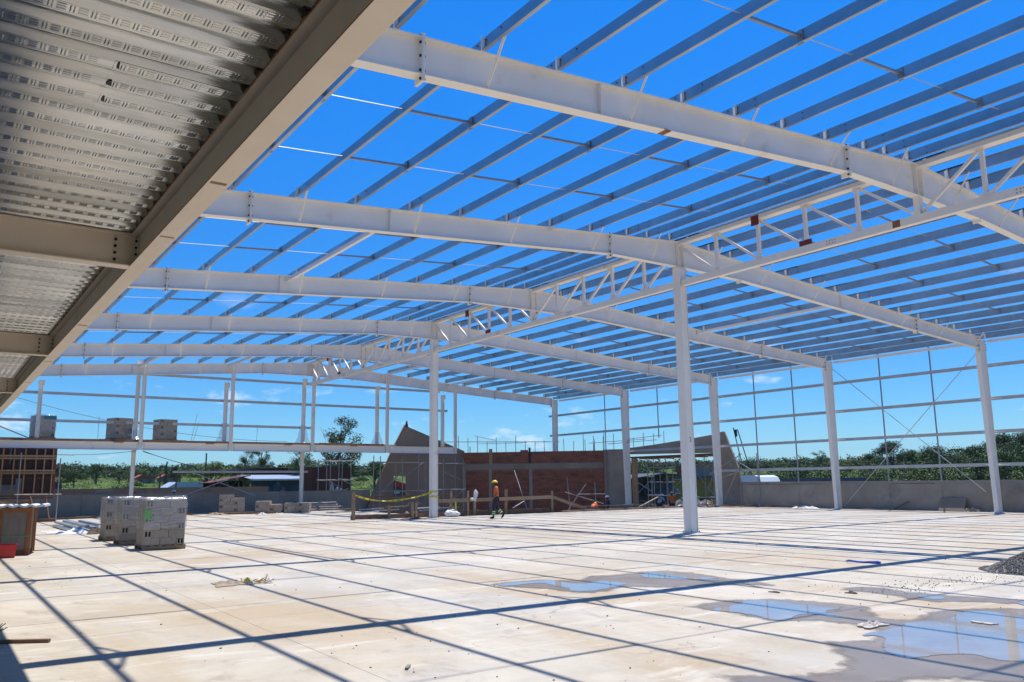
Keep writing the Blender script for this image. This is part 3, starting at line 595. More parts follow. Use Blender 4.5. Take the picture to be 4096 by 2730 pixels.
# girts
GN = ['lowest', 'second lowest', 'third lowest', 'top']
for n_, z in enumerate((2.13, 3.62, 5.13, 6.66)):
    t = thing('wall_girt', '%s galvanised girt along the open right wall' % GN[n_], 'girt', (20.3, -8, z), 'right wall girts')
    ye = [33.1, 32.9, 33.1, 33.2][n_] if n_ else 16.2
    yy = [-16, -8, 0, 8, 16, 24, ye] if n_ else [-16, -8, 0, 8, 16.2]
    if n_ == 1: yy = [-16, -8, 0, 8, 16, 24, 32.9]
    for a, b in zip(yy[:-1], yy[1:]):
        MB().box(20.26, 20.264, a, b - 0.01, z - 0.075, z + 0.075).box(20.264, 20.33, a, b - 0.01, z + 0.072, z + 0.075).box(20.264, 20.33, a, b - 0.01, z - 0.075, z - 0.072).build('girt_span', 'girt', t)
        MB().box(20.252, 20.258, a - 0.5, a + 0.5, z - 0.02, z + 0.02).build('lap_plate', 'white', t)
for k in range(1, 6):
    for f in (1, 2):
        y = FY[k] + 8 * f / 3
        zb_ = 1.42 if y < 15 else (3.7 if y > 24 else 4.4)
        if y > 27: continue
        o = MB().box(20.335, 20.34, y - 0.028, y + 0.028, zb_, 8.0).box(20.34, 20.38, y - 0.0285, y - 0.024, zb_, 8.0)
        tag(o.build('sag_bar', 'galvd'), 'thin dark sag bar of the right wall, %s one of the %s bay' % ('near' if f == 1 else 'far', BAY[k]), 'sag bar', 'right wall sag bars')
for n_, (a, b) in enumerate((((20.12, 7.85, 7.42), (20.2, 0.6, 0.9)), ((20.2, 0.25, 7.4), (20.12, 7.8, 0.15)))):
    tag(MB().tube(a, b, 0.017, 6).build('bracing_rod', 'girt'), 'thin diagonal bracing rod %s across the open right wall' % ('falling to the right' if n_ == 0 else 'rising to the right'), 'bracing rod', 'crossed wall bracing')
pts = [(20.5, -1.9 - 0.25 * math.sin(i * 0.6) * i / 12 - 0.02 * i, 7.8 - i * 0.36) for i in range(14)]
tag(MB().path(pts, 0.008, 4).build('hanging_wire', 'cable'), 'thin wire hanging crookedly in the open bay at the right edge', 'wire')

# right low wall
def low_wall(name, lab, x0, x1, y0, y1, z1, cuts, axis, mat_='conc'):
    t = thing(name, lab, 'wall', ((x0 + x1) / 2, (y0 + y1) / 2, -1))
    for a, b in zip(cuts[:-1], cuts[1:]):
        if axis == 'y': MB().box(x0, x1, a + 0.006, b - 0.006, -1.0, z1).build('wall_panel', mat_, t)
        else: MB().box(a + 0.006, b - 0.006, y0, y1, -1.0, z1).build('wall_panel', mat_, t)
    return t
t = low_wall('low_wall', 'low grey concrete wall under the open right side', 20.36, 20.56, -16, 14.6, 1.30, [-16, -10.67, -8, -5.33, -2.67, 0, 2.67, 5.33, 8, 10.67, 14.6], 'y')
MB().box(20.34, 20.62, -16, 14.6, 1.304, 1.43).build('coping', 'conc3', t)
for a, b in ((9.2, 14.2), (3, 5.2), (-6, -2)): MB().box(20.33, 20.359, a, b, 1.285, 1.31).build('form_strip', 'woodd', t)
t = low_wall('low_wall', 'low grey concrete wall along the back behind the block stacks', 0, 0, 33.3, 33.52, 1.19, [-26, -19, -15.2, -12.4, -9.6, -6.8, -4.0, -1.2, 1.4, 3.7, 5.0], 'x')
MB().box(-11.6, -10.75, 33.8, 34.4, -1, 1.45).build('pier', 'conc', t)
t = low_wall('parapet_wall', 'long low pale wall beyond the back wall at left', 0, 0, 39, 39.2, 1.5, [-22, -16, -12, -8, -4, 0], 'x', 'conc2')

# ------------------------------------------------------------------ gable posts, girts, far mezzanine
GNX = ['leftmost', 'second', 'third', 'fourth', 'fifth', 'sixth']
for i, x in enumerate((-9.86, -4.88, 0.22, 5.42, 10.75)):
    t = thing('gable_post', '%s cream post standing on the far floor beam under the gable rafter' % ORD[i], 'post', (x, 31.75, 3.6), 'front gable posts')
    y = 31.73; z1 = ztop(x) - 0.02
    hcol(t, x, y, 3.62, z1, 0.19, 0.15, plate=False)
    MB().box(x - 0.14, x + 0.14, y - 0.125, y - 0.105, z1 - 0.35, z1).build('head_plate', 'white', t)
    for sx in (-0.09, 0.09):
        for dz in (0.06, 0.16, 0.30): inst('bolt', BOLT, t, (sx, -0.14, z1 - dz - 3.6), scale=(.8, .8, .8))
    for sx in (-0.17, 0.17):
        for dz in (0.10, 0.22, 0.34): inst('bolt', BOLT, t, (sx, -0.13, dz), scale=(.9, .9, .9))
for i, x in enumerate((-14.9, -10.07, -5.1, -0.2, 4.95, 10.05)):
    t = thing('rear_post', 'cream post behind the gable frame carrying the rear girts, %s from the left' % ORD[i], 'post', (x, 32.3, 0), 'rear gable posts')
    z1 = [7.3, 8.75, 7.75, 8.3, 8.1, 7.75][i]
    z0 = 4.1 if i not in (1, 3) else 0.0
    hcol(t, x, 32.32, z0, z1, 0.20, 0.18, plate=z0 == 0)
    MB().box(x - 0.15, x + 0.15, 32.15, 32.19, z1 - 0.3, z1).build('head_plate', 'white', t)
for n_, (z, x0, x1) in enumerate(((5.17, -24, 0.45), (6.66, -24, 10.55), (8.0, -11.2, 9.9))):
    t = thing('gable_girt', '%s galvanised girt across the open far gable' % ['lowest', 'middle', 'top'][n_], 'girt', (0, 32.5, z), 'far gable girts')
    xs = [x0] + [q for q in (-19.9, -14.9, -10.07, -5.1, -0.2, 4.95) if x0 < q < x1 - 0.8] + [x1]
    for a, b in zip(xs[:-1], xs[1:]):
        MB().box(a, b - 0.01, 32.46, 32.464, z - 0.075, z + 0.075).box(a, b - 0.01, 32.464, 32.53, z + 0.072, z + 0.075).box(a, b - 0.01, 32.464, 32.53, z - 0.075, z - 0.072).build('girt_span', 'girt', t)
t = thing('far_mezzanine', 'far raised floor edge: cream beam with brown timber edge boards carrying block pallets', 'raised floor', (-3, 33, 3.6))
xs = [-24, -15.0, -9.99, -4.75, 0.35, 5.55, 10.62]
for a, b in ((-24, -9.99), (-9.73, -5.01), (-4.75, 0.09), (0.35, 5.29), (5.55, 10.62)):
    o = MB().box(a, b, 31.73, 31.742, 3.63, 4.05)
    o.box(a, b, 31.64, 31.84, 3.61, 3.63).box(a, b, 31.64, 31.84, 4.035, 4.05).build('edge_beam', 'white', t)
MB().box(-24, 6.2, 31.88, 34.9, 4.07, 4.17).build('slab', 'conc3', t)
MB().box(-24, 6.2, 31.90, 34.9, 4.052, 4.068).build('deck_sheet', 'deck', t)
x = -24
while x < 5.1:
    w = rnd.uniform(2.2, 3.9); e = min(x + w, 5.25)
    MB().box(x, e - 0.02, 31.83, 31.87, 4.052 + rnd.uniform(0, 0.01), 4.19 + rnd.uniform(-0.015, 0.02)).build('edge_board', 'woodd', t); x += w
for x in (-11.0, -6.1, -1.4, 3.0): MB().box(x - 0.25, x + 0.25, 31.60, 31.635, 4.0, 4.075).build('bracket', 'wood', t)
for x in (-22, -14.9): MB().box(x - .1, x + .1, 34.5, 34.7, -1, 4.05).build('prop', 'conc3', t)
# bar and braces hung low behind the wall
tag(MB().tube((-7.85, 32.6, 2.42), (0.3, 32.6, 2.40), 0.07, 8).build('low_tube', 'girt'), 'long pale tube spanning low between the two rear posts', 'tube')
for n_, (a, b) in enumerate((((-6.5, 32.7, 2.3), (-2.9, 32.7, 0.93)), ((-3.7, 32.75, 2.3), (-7.4, 32.75, 0.95)))):
    tag(MB().tube(a, b, 0.03, 6).build('bracing_tube', 'girt'), 'thin diagonal tube %s in front of the dark shed' % ('falling right' if n_ == 0 else 'falling left'), 'bracing tube', 'crossed tubes before the shed')
# cables
def cable(a, b, sag, lab, r=0.012):
    a = Vector(a); b = Vector(b); pts = [a.lerp(b, i / 14) - Vector((0, 0, sag * 4 * (i / 14) * (1 - i / 14))) for i in range(15)]
    tag(MB().path(pts, r, 4).build('cable', 'cable'), lab, 'cable', 'sagging site cables')
cable((-16, 32.9, 6.4), (-1, 32.9, 4.3), 0.55, 'thin sagging cable passing behind the pallets on the far raised floor')
cable((-14.4, 30.5, 3.3), (-10.0, 32.0, 3.58), 0.10, 'dark cable from the formwork wall up to the left rear post')
cable((-9.7, 32.0, 3.6), (4.2, 52, 3.3), 0.7, 'dark cable sagging away from the left rear post over the shed')
cable((-9.6, 32.2, 3.55), (-6.4, 33.4, 2.7), 0.02, 'short dark cable falling right from the left rear post', 0.016)
cable((0.6, 46, 3.0), (8.5, 46, 3.3), 0.2, 'thin cable over the rusty sheet fence')

# ------------------------------------------------------------------ left mezzanine overhead
ZE = 4.15; XO, XI = -17.577, -17.762
t = thing('mezzanine_edge_beam', 'long beige steel edge beam running diagonally overhead at the left', 'beam', (-17.67, -18, ZE))
xc = (XO + XI) / 2; H = 0.40
MB().box(XI, XO, -30, 31.2, ZE, ZE + 0.014).build('bottom_flange', 'beam', t)
MB().box(xc - 0.005, xc + 0.005, -30, 31.2, ZE + 0.014, ZE + H - 0.014).build('web', 'beam', t)
MB().box(XI, XO, -30, 31.2, ZE + H - 0.014, ZE + H).build('top_flange', 'beam', t)
MB().box(XI - 0.0025, XI, -30, 31.2, ZE + 0.001, ZE + 0.008).build('rust_edge', 'rustline', t)
for y, a in ((-11.2, .06), (-9.35, .05), (-3.7, .08), (0.9, .05), (5.0, .06)):
    MB().box(XI + 0.02, XO - 0.03, y, y + a, ZE - 0.0015, ZE).build('weld_stain', 'wood', t)
SBY = [-23.8, -15.8, -7.8, 0.15, 7.9, 15.9, 24]
for n_, y in enumerate(SBY):
    t = thing('mezzanine_floor_beam', {2: 'nearest beige cross beam under the overhead steel deck at left', 3: 'second beige cross beam under the overhead deck at left', 4: 'third beige cross beam under the overhead deck at the left edge'}.get(n_, 'beige cross beam under the overhead deck, beyond the left edge, number %d' % n_), 'beam', (-20, y, ZE), 'cross beams of the left mezzanine')
    z0 = ZE + 0.0
    MB().box(-30, xc - 0.03, y - 0.09, y + 0.09, z0 + 0.002, z0 + 0.016).build('bottom_flange', 'beam', t)
    MB().box(-30, xc - 0.03, y - 0.005, y + 0.005, z0 + 0.016, z0 + H - 0.016).build('web', 'beam', t)
    MB().box(-30, xc - 0.03, y - 0.09, y + 0.09, z0 + H - 0.016, z0 + H - 0.002).build('top_flange', 'beam', t)
    MB().box(xc - 0.022, xc - 0.008, y - 0.085, y + 0.085, z0 + 0.03, z0 + H - 0.03).build('end_plate', 'beam', t)
    for i in range(4): inst('bolt', BOLT, t, (-0.0 + (XI - 0.16) + 20, -0.018, 0.08 + i * 0.08), scale=(.8, .9, .8))
    for s in (-1, 1):
        for i in range(4): inst('bolt', BOLT, t, (xc - 0.035 + 20, s * 0.055, 0.08 + i * 0.08), (0, 0, math.pi / 2), (.7, .9, .7))
for y in SBY[1:]:
    t = thing('mezzanine_column', 'cream column of the left mezzanine outside the picture near %d metres' % int(y), 'column', (-21, y, 0), 'mezzanine columns out of view')
    hcol(t, -21.5, y + 0.12, 0, 7.2, 0.3, 0.2)

# composite steel decking with embossed pans
t = thing('mezzanine_deck', 'galvanised embossed steel decking overhead at the left, its underside visible', 'floor deck', (-22, -8, 4.56))
ZD = ZE + H + 0.004; P = 0.305; pr_ = [(0, 0), (0.014, 0.0), (0.019, 0.007), (0.024, 0), (0.126, 0), (0.131, 0.007), (0.136, 0), (0.150, 0.0), (0.176, 0.058), (0.205, 0.058), (0.212, 0.046), (0.243, 0.046), (0.250, 0.058), (0.279, 0.058), (0.305, 0.0)]
def decksheet(y0, n, xa, xb, dz=0.0):
    mb = MB(); prof = []
    for i in range(n): prof += [(y0 + i * P + a, ZD + dz + b) for a, b in pr_[:-1]]
    prof.append((y0 + n * P, ZD + dz)); k = len(prof)
    vs = [(x, a, b) for x in (xa, xb) for a, b in prof]; mb.add(vs, [(i, i + 1, k + i + 1, k + i) for i in range(k - 1)])
    return mb.build('deck_sheet', 'deck', t)
def emboss(o, y0, n, xa, xb, dz=0.0, z=None):
    mb = MB()
    for i in range(n):
        yc = y0 + i * P + 0.075; x = xa + 0.05
        zz = ZD + dz
        while x < xb - 0.13:
            for q in (0.0, 0.022):
                mb.add([(x + q - 0.005, yc - 0.042, zz - 0.0005), (x + q + 0.005, yc - 0.042, zz - 0.0005), (x + q + 0.005, yc + 0.042, zz - 0.0005), (x + q - 0.005, yc + 0.042, zz - 0.0005), (x + q, yc - 0.036, zz - 0.006), (x + q, yc + 0.036, zz - 0.006)],
                       [(0, 1, 4), (1, 2, 5, 4), (2, 3, 5), (3, 0, 4, 5)])
            for w in (-0.032, 0.0, 0.032):
                a, b = x + 0.043, x + 0.100
                mb.add([(a, yc + w - 0.006, zz - 0.0005), (b, yc + w - 0.006, zz - 0.0005), (b, yc + w + 0.006, zz - 0.0005), (a, yc + w + 0.006, zz - 0.0005), (a + 0.008, yc + w, zz - 0.006), (b - 0.008, yc + w, zz - 0.006)],
                       [(0, 1, 5, 4), (1, 2, 5), (2, 3, 4, 5), (3, 0, 4)])
            x += 0.122
    mb.build('embossing', 'deck', o, kind='stuff')
y = -24.0; i = 0
while y < 31:
    n = 3
    ya = y
    if i == 13:   # the short sheets with an open end lap
        for a, b, dz in ((-30, -18.62, 0.0), (-18.66, XI + 0.03, -0.004)):
            o = decksheet(ya, n, a, b, dz); emboss(o, ya, n, max(a, -20.5), b, dz)
    else:
        o = decksheet(ya, n, -30, XI + 0.03, -0.0 if i % 2 else 0.0)
        if ya > -14 and ya < 9: emboss(o, ya, n, -20.4 if ya < 0 else -19.6, XI + 0.03)
    y += n * P; i += 1
q = random.Random(2)
for k_ in range(3):
    y_ = -24 + (13 * 3 + k_) * P; MB().prism([(-18.645 + q.uniform(-.01, .005), y_ + .02), (-18.63, y_ + .01), (-18.62, y_ + .10), (-18.65 + q.uniform(-.01, .01), y_ + .09)], 'z', ZD - 0.012, ZD - 0.0045).build('torn_lap_edge', 'dark', t)
MB().box(-30, XO + 0.03, -30, 31.2, ZD + 0.066, ZD + 0.17).build('slab', 'conc3', t)
x = -30.0
while x < 31:
    MB().box(XO + 0.034, XO + 0.06, x, min(31, x + 2.97), ZD + 0.0, ZD + 0.19).build('edge_board', 'woodd', t); x += 3
mb = MB(); q = random.Random(5); yy = -30
while yy < 31:     # ragged rusty cut ends of the sheets above the flange
    w = q.uniform(0.03, 0.11); mb.box(XI - 0.004 - q.uniform(0, 0.012), XI + 0.002, yy, yy + w, ZE + H + 0.0005, ZE + H + 0.006); yy += w + q.uniform(0.0, 0.03)
mb.build('rusty_sheet_ends', 'rustline', t, kind='stuff')

# ------------------------------------------------------------------ blocks and pallets
def blockmesh(l, d, h, cores):
    mb = MB(); g = 0.004
    if not cores: mb.box(-l / 2 + g, l / 2 - g, -d / 2 + g, d / 2 - g, 0, h - g)
    else:
        # hollow ends facing -y and +y: frame around two deep cores
        x0, x1, y0, y1, z0, z1 = -l / 2 + g, l / 2 - g, -d / 2 + g, d / 2 - g, 0, h - g
        t_ = 0.03; xm = 0.013
        mb.box(x0, x1, y0, y1, z0, z0 + t_).box(x0, x1, y0, y1, z1 - t_, z1)
        mb.box(x0, x0 + t_, y0, y1, z0 + t_, z1 - t_).box(x1 - t_, x1, y0, y1, z0 + t_, z1 - t_).box(-xm, xm, y0, y1, z0 + t_, z1 - t_)
        mb.box(x0 + t_, -xm, -0.02, 0.02, z0 + t_, z1 - t_).box(xm, x1 - t_, -0.02, 0.02, z0 + t_, z1 - t_)
    me = mb.mesh('block'); me.materials.append(M['block']); return me
BL = blockmesh(0.40, 0.20, 0.19, False); BE = blockmesh(0.20, 0.40, 0.19, True); BS = blockmesh(0.20, 0.20, 0.19, False)
def pallet_parts(t, w, d):
    for y in (-d / 2 + 0.05, 0, d / 2 - 0.05):
        o = MB().box(-w / 2, w / 2, y - 0.045, y + 0.045, 0.018, 0.098); me = o.mesh('runner'); me.materials.append(M['wood']); inst('runner', me, t)
    for y in (-d / 2 + 0.05, 0, d / 2 - 0.05):
        pass
    n = 6
    for i in range(n):
        x = -w / 2 + 0.05 + i * (w - 0.1) / (n - 1)
        me = MB().box(x - 0.045, x + 0.045, -d / 2, d / 2, 0.0985, 0.1185).mesh('deck_board'); me.materials.append(M['wood']); inst('deck_board', me, t)
        if i in (0, 3, 5):
            me = MB().box(x - 0.045, x + 0.045, -d / 2, d / 2, 0.0, 0.0175).mesh('base_board'); me.materials.append(M['wood']); inst('base_board', me, t)
def block_pallet(label, loc, rot, layers, wrap=0, missing=None, group='pallets of concrete blocks', seed=0, pal=True, extra=0):
    t = thing('block_pallet', label, 'block pallet', loc, group, rot)
    q = random.Random(seed); z0 = 0.12 if pal else 0.0
    if pal: pallet_parts(t, 1.06, 1.06)
    for L_ in range(layers):
        z = z0 + L_ * 0.19; flip = L_ % 2
        ox = 0.4 if flip == 0 else -0.4
        cells = []
        for iy in range(5):
            for ix in range(2):
                cells.append((BL, (-0.3 + 0.4 * ix) if flip == 0 else (-0.1 + 0.4 * ix), -0.4 + 0.2 * iy, 0))
        for cy, me in ((-0.3, BE), (0.1, BE), (0.4, BS)): cells.append((me, ox, cy, 0))
        for e_ in range(extra):
            for iy in range(5): cells.append((BL, 0.7 + .4 * e_, -0.4 + 0.2 * iy, 0))
        for me, x, y, r in cells:
            if -0.35 < y < 0.35 and abs(x) < 0.2 and L_ < layers - 1 and me is BL: continue     # inner blocks never seen
            if missing and missing(L_, x, y): continue
            inst('block', me, t, (x + q.uniform(-.006, .006), y + q.uniform(-.006, .006), z), (0, 0, q.uniform(-.012, .012)))
    if wrap:
        zt = z0 + layers * 0.19 + 0.035; zb0 = z0 + wrap
        nx, nz = 26, 16; vs = []; ring = []
        per = []
        for i in range(nx): per.append((-0.525 + 1.05 * i / nx, -0.525))
        for i in range(nx): per.append((0.525, -0.525 + 1.05 * i / nx))
        for i in range(nx): per.append((0.525 - 1.05 * i / nx, 0.525))
        for i in range(nx): per.append((-0.525, 0.525 - 1.05 * i / nx))
        k = len(per); mb = MB(); vs = []
        for j in range(nz + 1):
            for i, (x, y) in enumerate(per):
                s = 1 + 0.012 * math.sin(i * 0.9 + j * 0.7 + seed) + q.uniform(-.008, .008)
                zz = zb0 + (zt - zb0) * j / nz + (q.uniform(-.03, .03) if j == 0 else 0) + (q.uniform(-.02, .02) if j == nz else 0)
                vs.append((x * s, y * s, zz))
        fs = [(j * k + i, j * k + (i + 1) % k, (j + 1) * k + (i + 1) % k, (j + 1) * k + i) for j in range(nz) for i in range(k)]
        fs.append(tuple(nz * k + i for i in range(k)))
        mb.add(vs, fs); me = mb.mesh('plastic_wrap'); me.materials.append(M['film']); me.polygons.foreach_set('use_smooth', [True] * len(me.polygons)); inst('plastic_wrap', me, t)
    return t
ang = math.radians(-1.5)
p1 = block_pallet('shrink-wrapped pallet of grey hollow blocks, nearest of the three in the row', (-14.33, 5.35, 0), ang, 6, 0.42, seed=1, group='three wrapped block pallets')
p2 = block_pallet('shrink-wrapped block pallet in the middle of the row of three', (-14.42, 7.85, 0), ang, 6, 0.42, seed=2, group='three wrapped block pallets')
p3 = block_pallet('shrink-wrapped block pallet at the back left of the row of three', (-14.46, 10.15, 0), ang, 6, 0.40, seed=3, group='three wrapped block pallets')
me = MB().box(-0.50, -0.36, -0.534, -0.531, 0.78, 1.02).mesh('green_label'); me.materials.append(M['green_tag']); inst('green_label', me, p1)
ms = lambda n: (lambda L_, x, y: L_ >= n and (x + y * 0.6) > 0.05)
block_pallet('high loose stack of blocks with a green strap against the back wall', (-5.10, 30.9, 0), -0.25, 5, 0, ms(4), 'loose block stacks at the back wall', 4, extra=1)
o = block_pallet('low unwrapped pallet of blocks, middle one against the back wall', (-3.35, 29.6, 0), -0.45, 3, 0, lambda L_, x, y: L_ == 2 and x > 0.2, 'loose block stacks at the back wall', 5, extra=1)
block_pallet('squat stack of blocks at the foot of the right rear post', (-2.0, 28.6, 0), -0.5, 4, 0, lambda L_, x, y: L_ == 3, 'loose block stacks at the back wall', 6, pal=False, extra=1)
block_pallet('block stack with wrinkled plastic top behind the wrapped pallets', (-9.3, 25.5, 0), -0.3, 5, 0.5, None, 'loose block stacks at the back wall', 9)
block_pallet('block pallet with a teal label, leftmost on the far raised floor', (-14.6, 32.9, 4.17), 0.15, 6, 0.3, None, 'pallets on the far raised floor', 7)
me = MB().box(-0.1, 0.5, -0.56, -0.556, 1.05, 1.22).mesh('teal_label'); me.materials.append(M['teal']); inst('teal_label', me, bpy.data.objects['block_pallet.007'] if 'block_pallet.007' in bpy.data.objects else p1)
block_pallet('leaning half-unwrapped block pallet left of the first gable post', (-10.8, 32.9, 4.17), 0.35, 6, 0, lambda L_, x, y: L_ == 5 and x > 0.35, 'pallets on the far raised floor', 8)
block_pallet('bare block pallet right of the first gable post on the raised floor', (-8.35, 32.9, 4.17), 0.2, 6, 0, None, 'pallets on the far raised floor', 10)
# plastic hoods round the rear posts
for n_, (x, z1, w) in enumerate(((-10.07, 4.75, 0.30), (-5.1, 5.3, 0.27), (-0.2, 5.3, 0.30), (5.0, 5.0, 0.25))):
    mb = MB(); k = 12; q = random.Random(n_); vs = []
    for j in range(7):
        f = j / 6
        for i in range(k):
            a = 2 * math.pi * i / k; r = 0.17 + w * (1 - f) ** 1.6 * (0.7 + 0.5 * q.random()); vs.append((x + r * math.cos(a) * 1.1, 32.32 + r * math.sin(a), 4.18 + (z1 - 4.18) * f))
    mb.add(vs, [(j * k + i, j * k + (i + 1) % k, (j + 1) * k + (i + 1) % k, (j + 1) * k + i) for j in range(6) for i in range(k)])
    tag(mb.build('plastic_hood', 'film', smooth=True), 'torn clear plastic hanging round the foot of the %s rear post' % ORD[n_ + 1], 'plastic sheet', 'plastic round the rear posts')
for n_, (a, b) in enumerate((((-11.8, 33.4, 5.55), (-11.8, 33.4, 4.17)), ((-6.45, 33.4, 5.9), (-6.75, 33.4, 4.17)), ((-6.3, 33.5, 5.4), (-6.6, 33.5, 4.17)), ((-2.75, 33.4, 5.35), (-2.8, 33.4, 4.17)), ((1.6, 33.4, 5.2), (1.85, 33.4, 4.17)), ((1.45, 33.5, 5.3), (1.75, 33.5, 4.6)))):
    tag(MB().tube(a, b, 0.012, 5).build('starter_bar', 'galvd'), 'thin steel rod sticking up from the far raised floor, %s from the left' % ORD[n_], 'steel rod', 'rods on the far raised floor')

# ------------------------------------------------------------------ crate, tub, sheets, litter
a_ = math.radians(-12)
t = thing('wooden_crate', 'weathered ply crate with orange timber battens at the left edge', 'crate', (-17.75, 6.2, 0), None, a_)
def lp(name, mb, m, t):
    me = mb.mesh(name); me.materials.append(M[m]); return inst(name, me, t)
lp('side_panel', MB().box(-0.55, 0.55, -0.52, 0.52, 0.12, 1.10), 'crateply', t)
for x in (-0.55, -0.12, 0.49): lp('batten', MB().box(x, x + 0.09, -0.545, -0.521, 0.02, 1.02), 'woodo', t)
lp('batten', MB().box(-0.55, 0.58, -0.547, -0.521, 1.022, 1.12), 'woodo', t)
for y in (-0.5, 0.1, 0.43): lp('batten', MB().box(0.552, 0.58, y, y + 0.08, 0.02, 1.11), 'woodo', t)
for y in (-0.45, 0.0, 0.40): lp('skid', MB().box(-0.55, 0.55, y - 0.04, y + 0.04, 0.0, 0.118), 'woodo', t)
lp('strap', MB().box(-0.56, 0.59, -0.5495, -0.548, 0.44, 0.455), 'green_tag', t)
mb = MB(); n = 24
for i in range(n):
    x0 = -0.75 + i * 1.6 / n; x1 = x0 + 1.6 / n; za = 1.14 + 0.022 * math.sin(i * 1.7); zb_ = 1.14 + 0.022 * math.sin((i + 1) * 1.7)
    mb.add([(x0, -0.62, za), (x1, -0.62, zb_), (x1, 0.6, zb_), (x0, 0.6, za), (x0, -0.62, za + 0.05), (x1, -0.62, zb_ + 0.05), (x1, 0.6, zb_ + 0.05), (x0, 0.6, za + 0.05)], [(0, 3, 2, 1), (4, 5, 6, 7), (0, 1, 5, 4), (2, 3, 7, 6), (1, 2, 6, 5), (3, 0, 4, 7)])
me = mb.mesh('corrugated_sheet'); me.materials.append(M['sheet']); cs = inst('corrugated_sheet', me, None, (-17.75, 6.2, 0.005), (0, 0, a_)); tag(cs, 'white corrugated sheet lying on the wooden crate', 'sheet')
tag(MB().bar((-18.3, 5.7, 1.31), (-17.72, 5.75, 1.235), 0.09, 0.03).build('wood_offcut', 'wood'), 'short timber offcut lying on the white corrugated sheet', 'offcut')
t = thing('plastic_tub', 'red plastic tub on the floor in front of the wooden crate', 'tub', (-17.86, 5.0, 0))
c = (-17.86, 5.0); mb = MB(); k = 4
def ringbox(mb, x0, x1, y0, y1, za, x0b, x1b, y0b, y1b, zb_):
    mb.add([(x0, y0, za), (x1, y0, za), (x1, y1, za), (x0, y1, za), (x0b, y0b, zb_), (x1b, y0b, zb_), (x1b, y1b, zb_), (x0b, y1b, zb_)], [(0, 1, 5, 4), (1, 2, 6, 5), (2, 3, 7, 6), (3, 0, 4, 7)])
ringbox(mb, c[0] - .22, c[0] + .22, c[1] - .16, c[1] + .16, 0.0, c[0] - .25, c[0] + .25, c[1] - .19, c[1] + .19, 0.30)
ringbox(mb, c[0] - .235, c[0] + .235, c[1] - .175, c[1] + .175, 0.30, c[0] - .205, c[0] + .205, c[1] - .145, c[1] + .145, 0.02)
mb.box(c[0] - .22, c[0] + .22, c[1] - .16, c[1] + .16, 0.001, 0.015); mb.build('tub_body', 'red', t)
mb = MB(); mb.box(c[0] - .27, c[0] + .27, c[1] - .21, c[1] - .19, .27, .305).box(c[0] - .27, c[0] + .27, c[1] + .19, c[1] + .21, .27, .305).box(c[0] - .27, c[0] - .25, c[1] - .19, c[1] + .19, .27, .305).box(c[0] + .25, c[0] + .27, c[1] - .19, c[1] + .19, .27, .305).build('rim', 'red', t)
# bundle of galvanised sections on white sheeting
t = thing('steel_bundle', 'bundle of blue-grey galvanised sections lying beyond the crate', 'steel bundle', (-14.8, 16.5, 0))
for i in range(7):
    x = -15.1 + i * 0.17 + rnd.uniform(-.03, .03); z = 0.03 + 0.085 * (i % 3)
    y0 = 15.2 + rnd.uniform(-0.5, .5); y1 = 21.5 + rnd.uniform(-1, 1)
    MB().box(x, x + 0.15, y0, y1, z + 0.0665, z + 0.07).box(x, x + 0.004, y0, y1, z, z + 0.07).box(x + 0.146, x + 0.15, y0, y1, z, z + 0.07).build('section', 'galv', t)
def crumple(name, c, sx, sy, h, m, seed, lab, cat, grp=None, n=16):
    q = random.Random(seed); vs = []; fs = []
    ph = [q.uniform(0, 6) for _ in range(6)]
    for j in range(n + 1):
        for i in range(n + 1):
            u, v = i / n * 2 - 1, j / n * 2 - 1; e = max(0, 1 - (u * u + v * v) * 0.75)
            z = h * e * (0.45 + 0.35 * math.sin(u * 6 + ph[0] + v * 3) + 0.3 * math.sin(v * 9 + ph[1] - u * 4)) + q.uniform(0, 0.2) * h * e
            rr = 1 + 0.15 * math.sin(3 * math.atan2(v, u) + ph[2]) + 0.08 * math.sin(7 * math.atan2(v, u) + ph[3])
            vs.append((c[0] + u * sx * rr, c[1] + v * sy * rr, c[2] + max(0.012, z)))
    w = n + 1
    for j in range(n):
        for i in range(n): a = j * w + i; fs.append((a, a + 1, a + w + 1, a + w))
    k = len(vs); vs += [(x, y, c[2] + 0.002) for x, y, z in vs]; fs += [(b[3] + k, b[2] + k, b[1] + k, b[0] + k) for b in list(fs)]
    edge = [i for i in range(w)] + [j * w + n for j in range(1, w)] + [n * w + i for i in range(n - 1, -1, -1)] + [j * w for j in range(n - 1, 0, -1)]
    for a, b in zip(edge, edge[1:] + edge[:1]): fs.append((a, a + k, b + k, b))
    mb = MB(); mb.v = vs; mb.f = fs; return tag(mb.build(name, m), lab, cat, grp)
crumple('plastic_sheet', (-15.0, 15.3, 0), 0.55, 0.9, 0.16, 'sheet', 1, 'crumpled white sheeting at the near end of the steel bundle', 'sheeting')
crumple('plastic_sheet', (-15.5, 16.4, 0), 0.35, 0.8, 0.06, 'sheet', 2, 'thin white sheeting flat on the floor left of the steel bundle', 'sheeting')
crumple('sack_heap', (-14.45, 14.6, 0), 0.33, 0.6, 0.20, 'rag', 3, 'dark brown sacking heaped beside the wrapped pallets', 'sacking')
crumple('rubble_heap', (-15.22, -3.85, 0), 0.26, 0.30, 0.06, 'sand', 4, 'small low heap of sand beside dry yellow rubbish on the floor', 'sand heap')
t = thing('rubbish_heap', 'dry yellow and white rubbish strewn on the floor near the left foreground', 'rubbish', (-14.9, -4.05, 0))
q = random.Random(3)
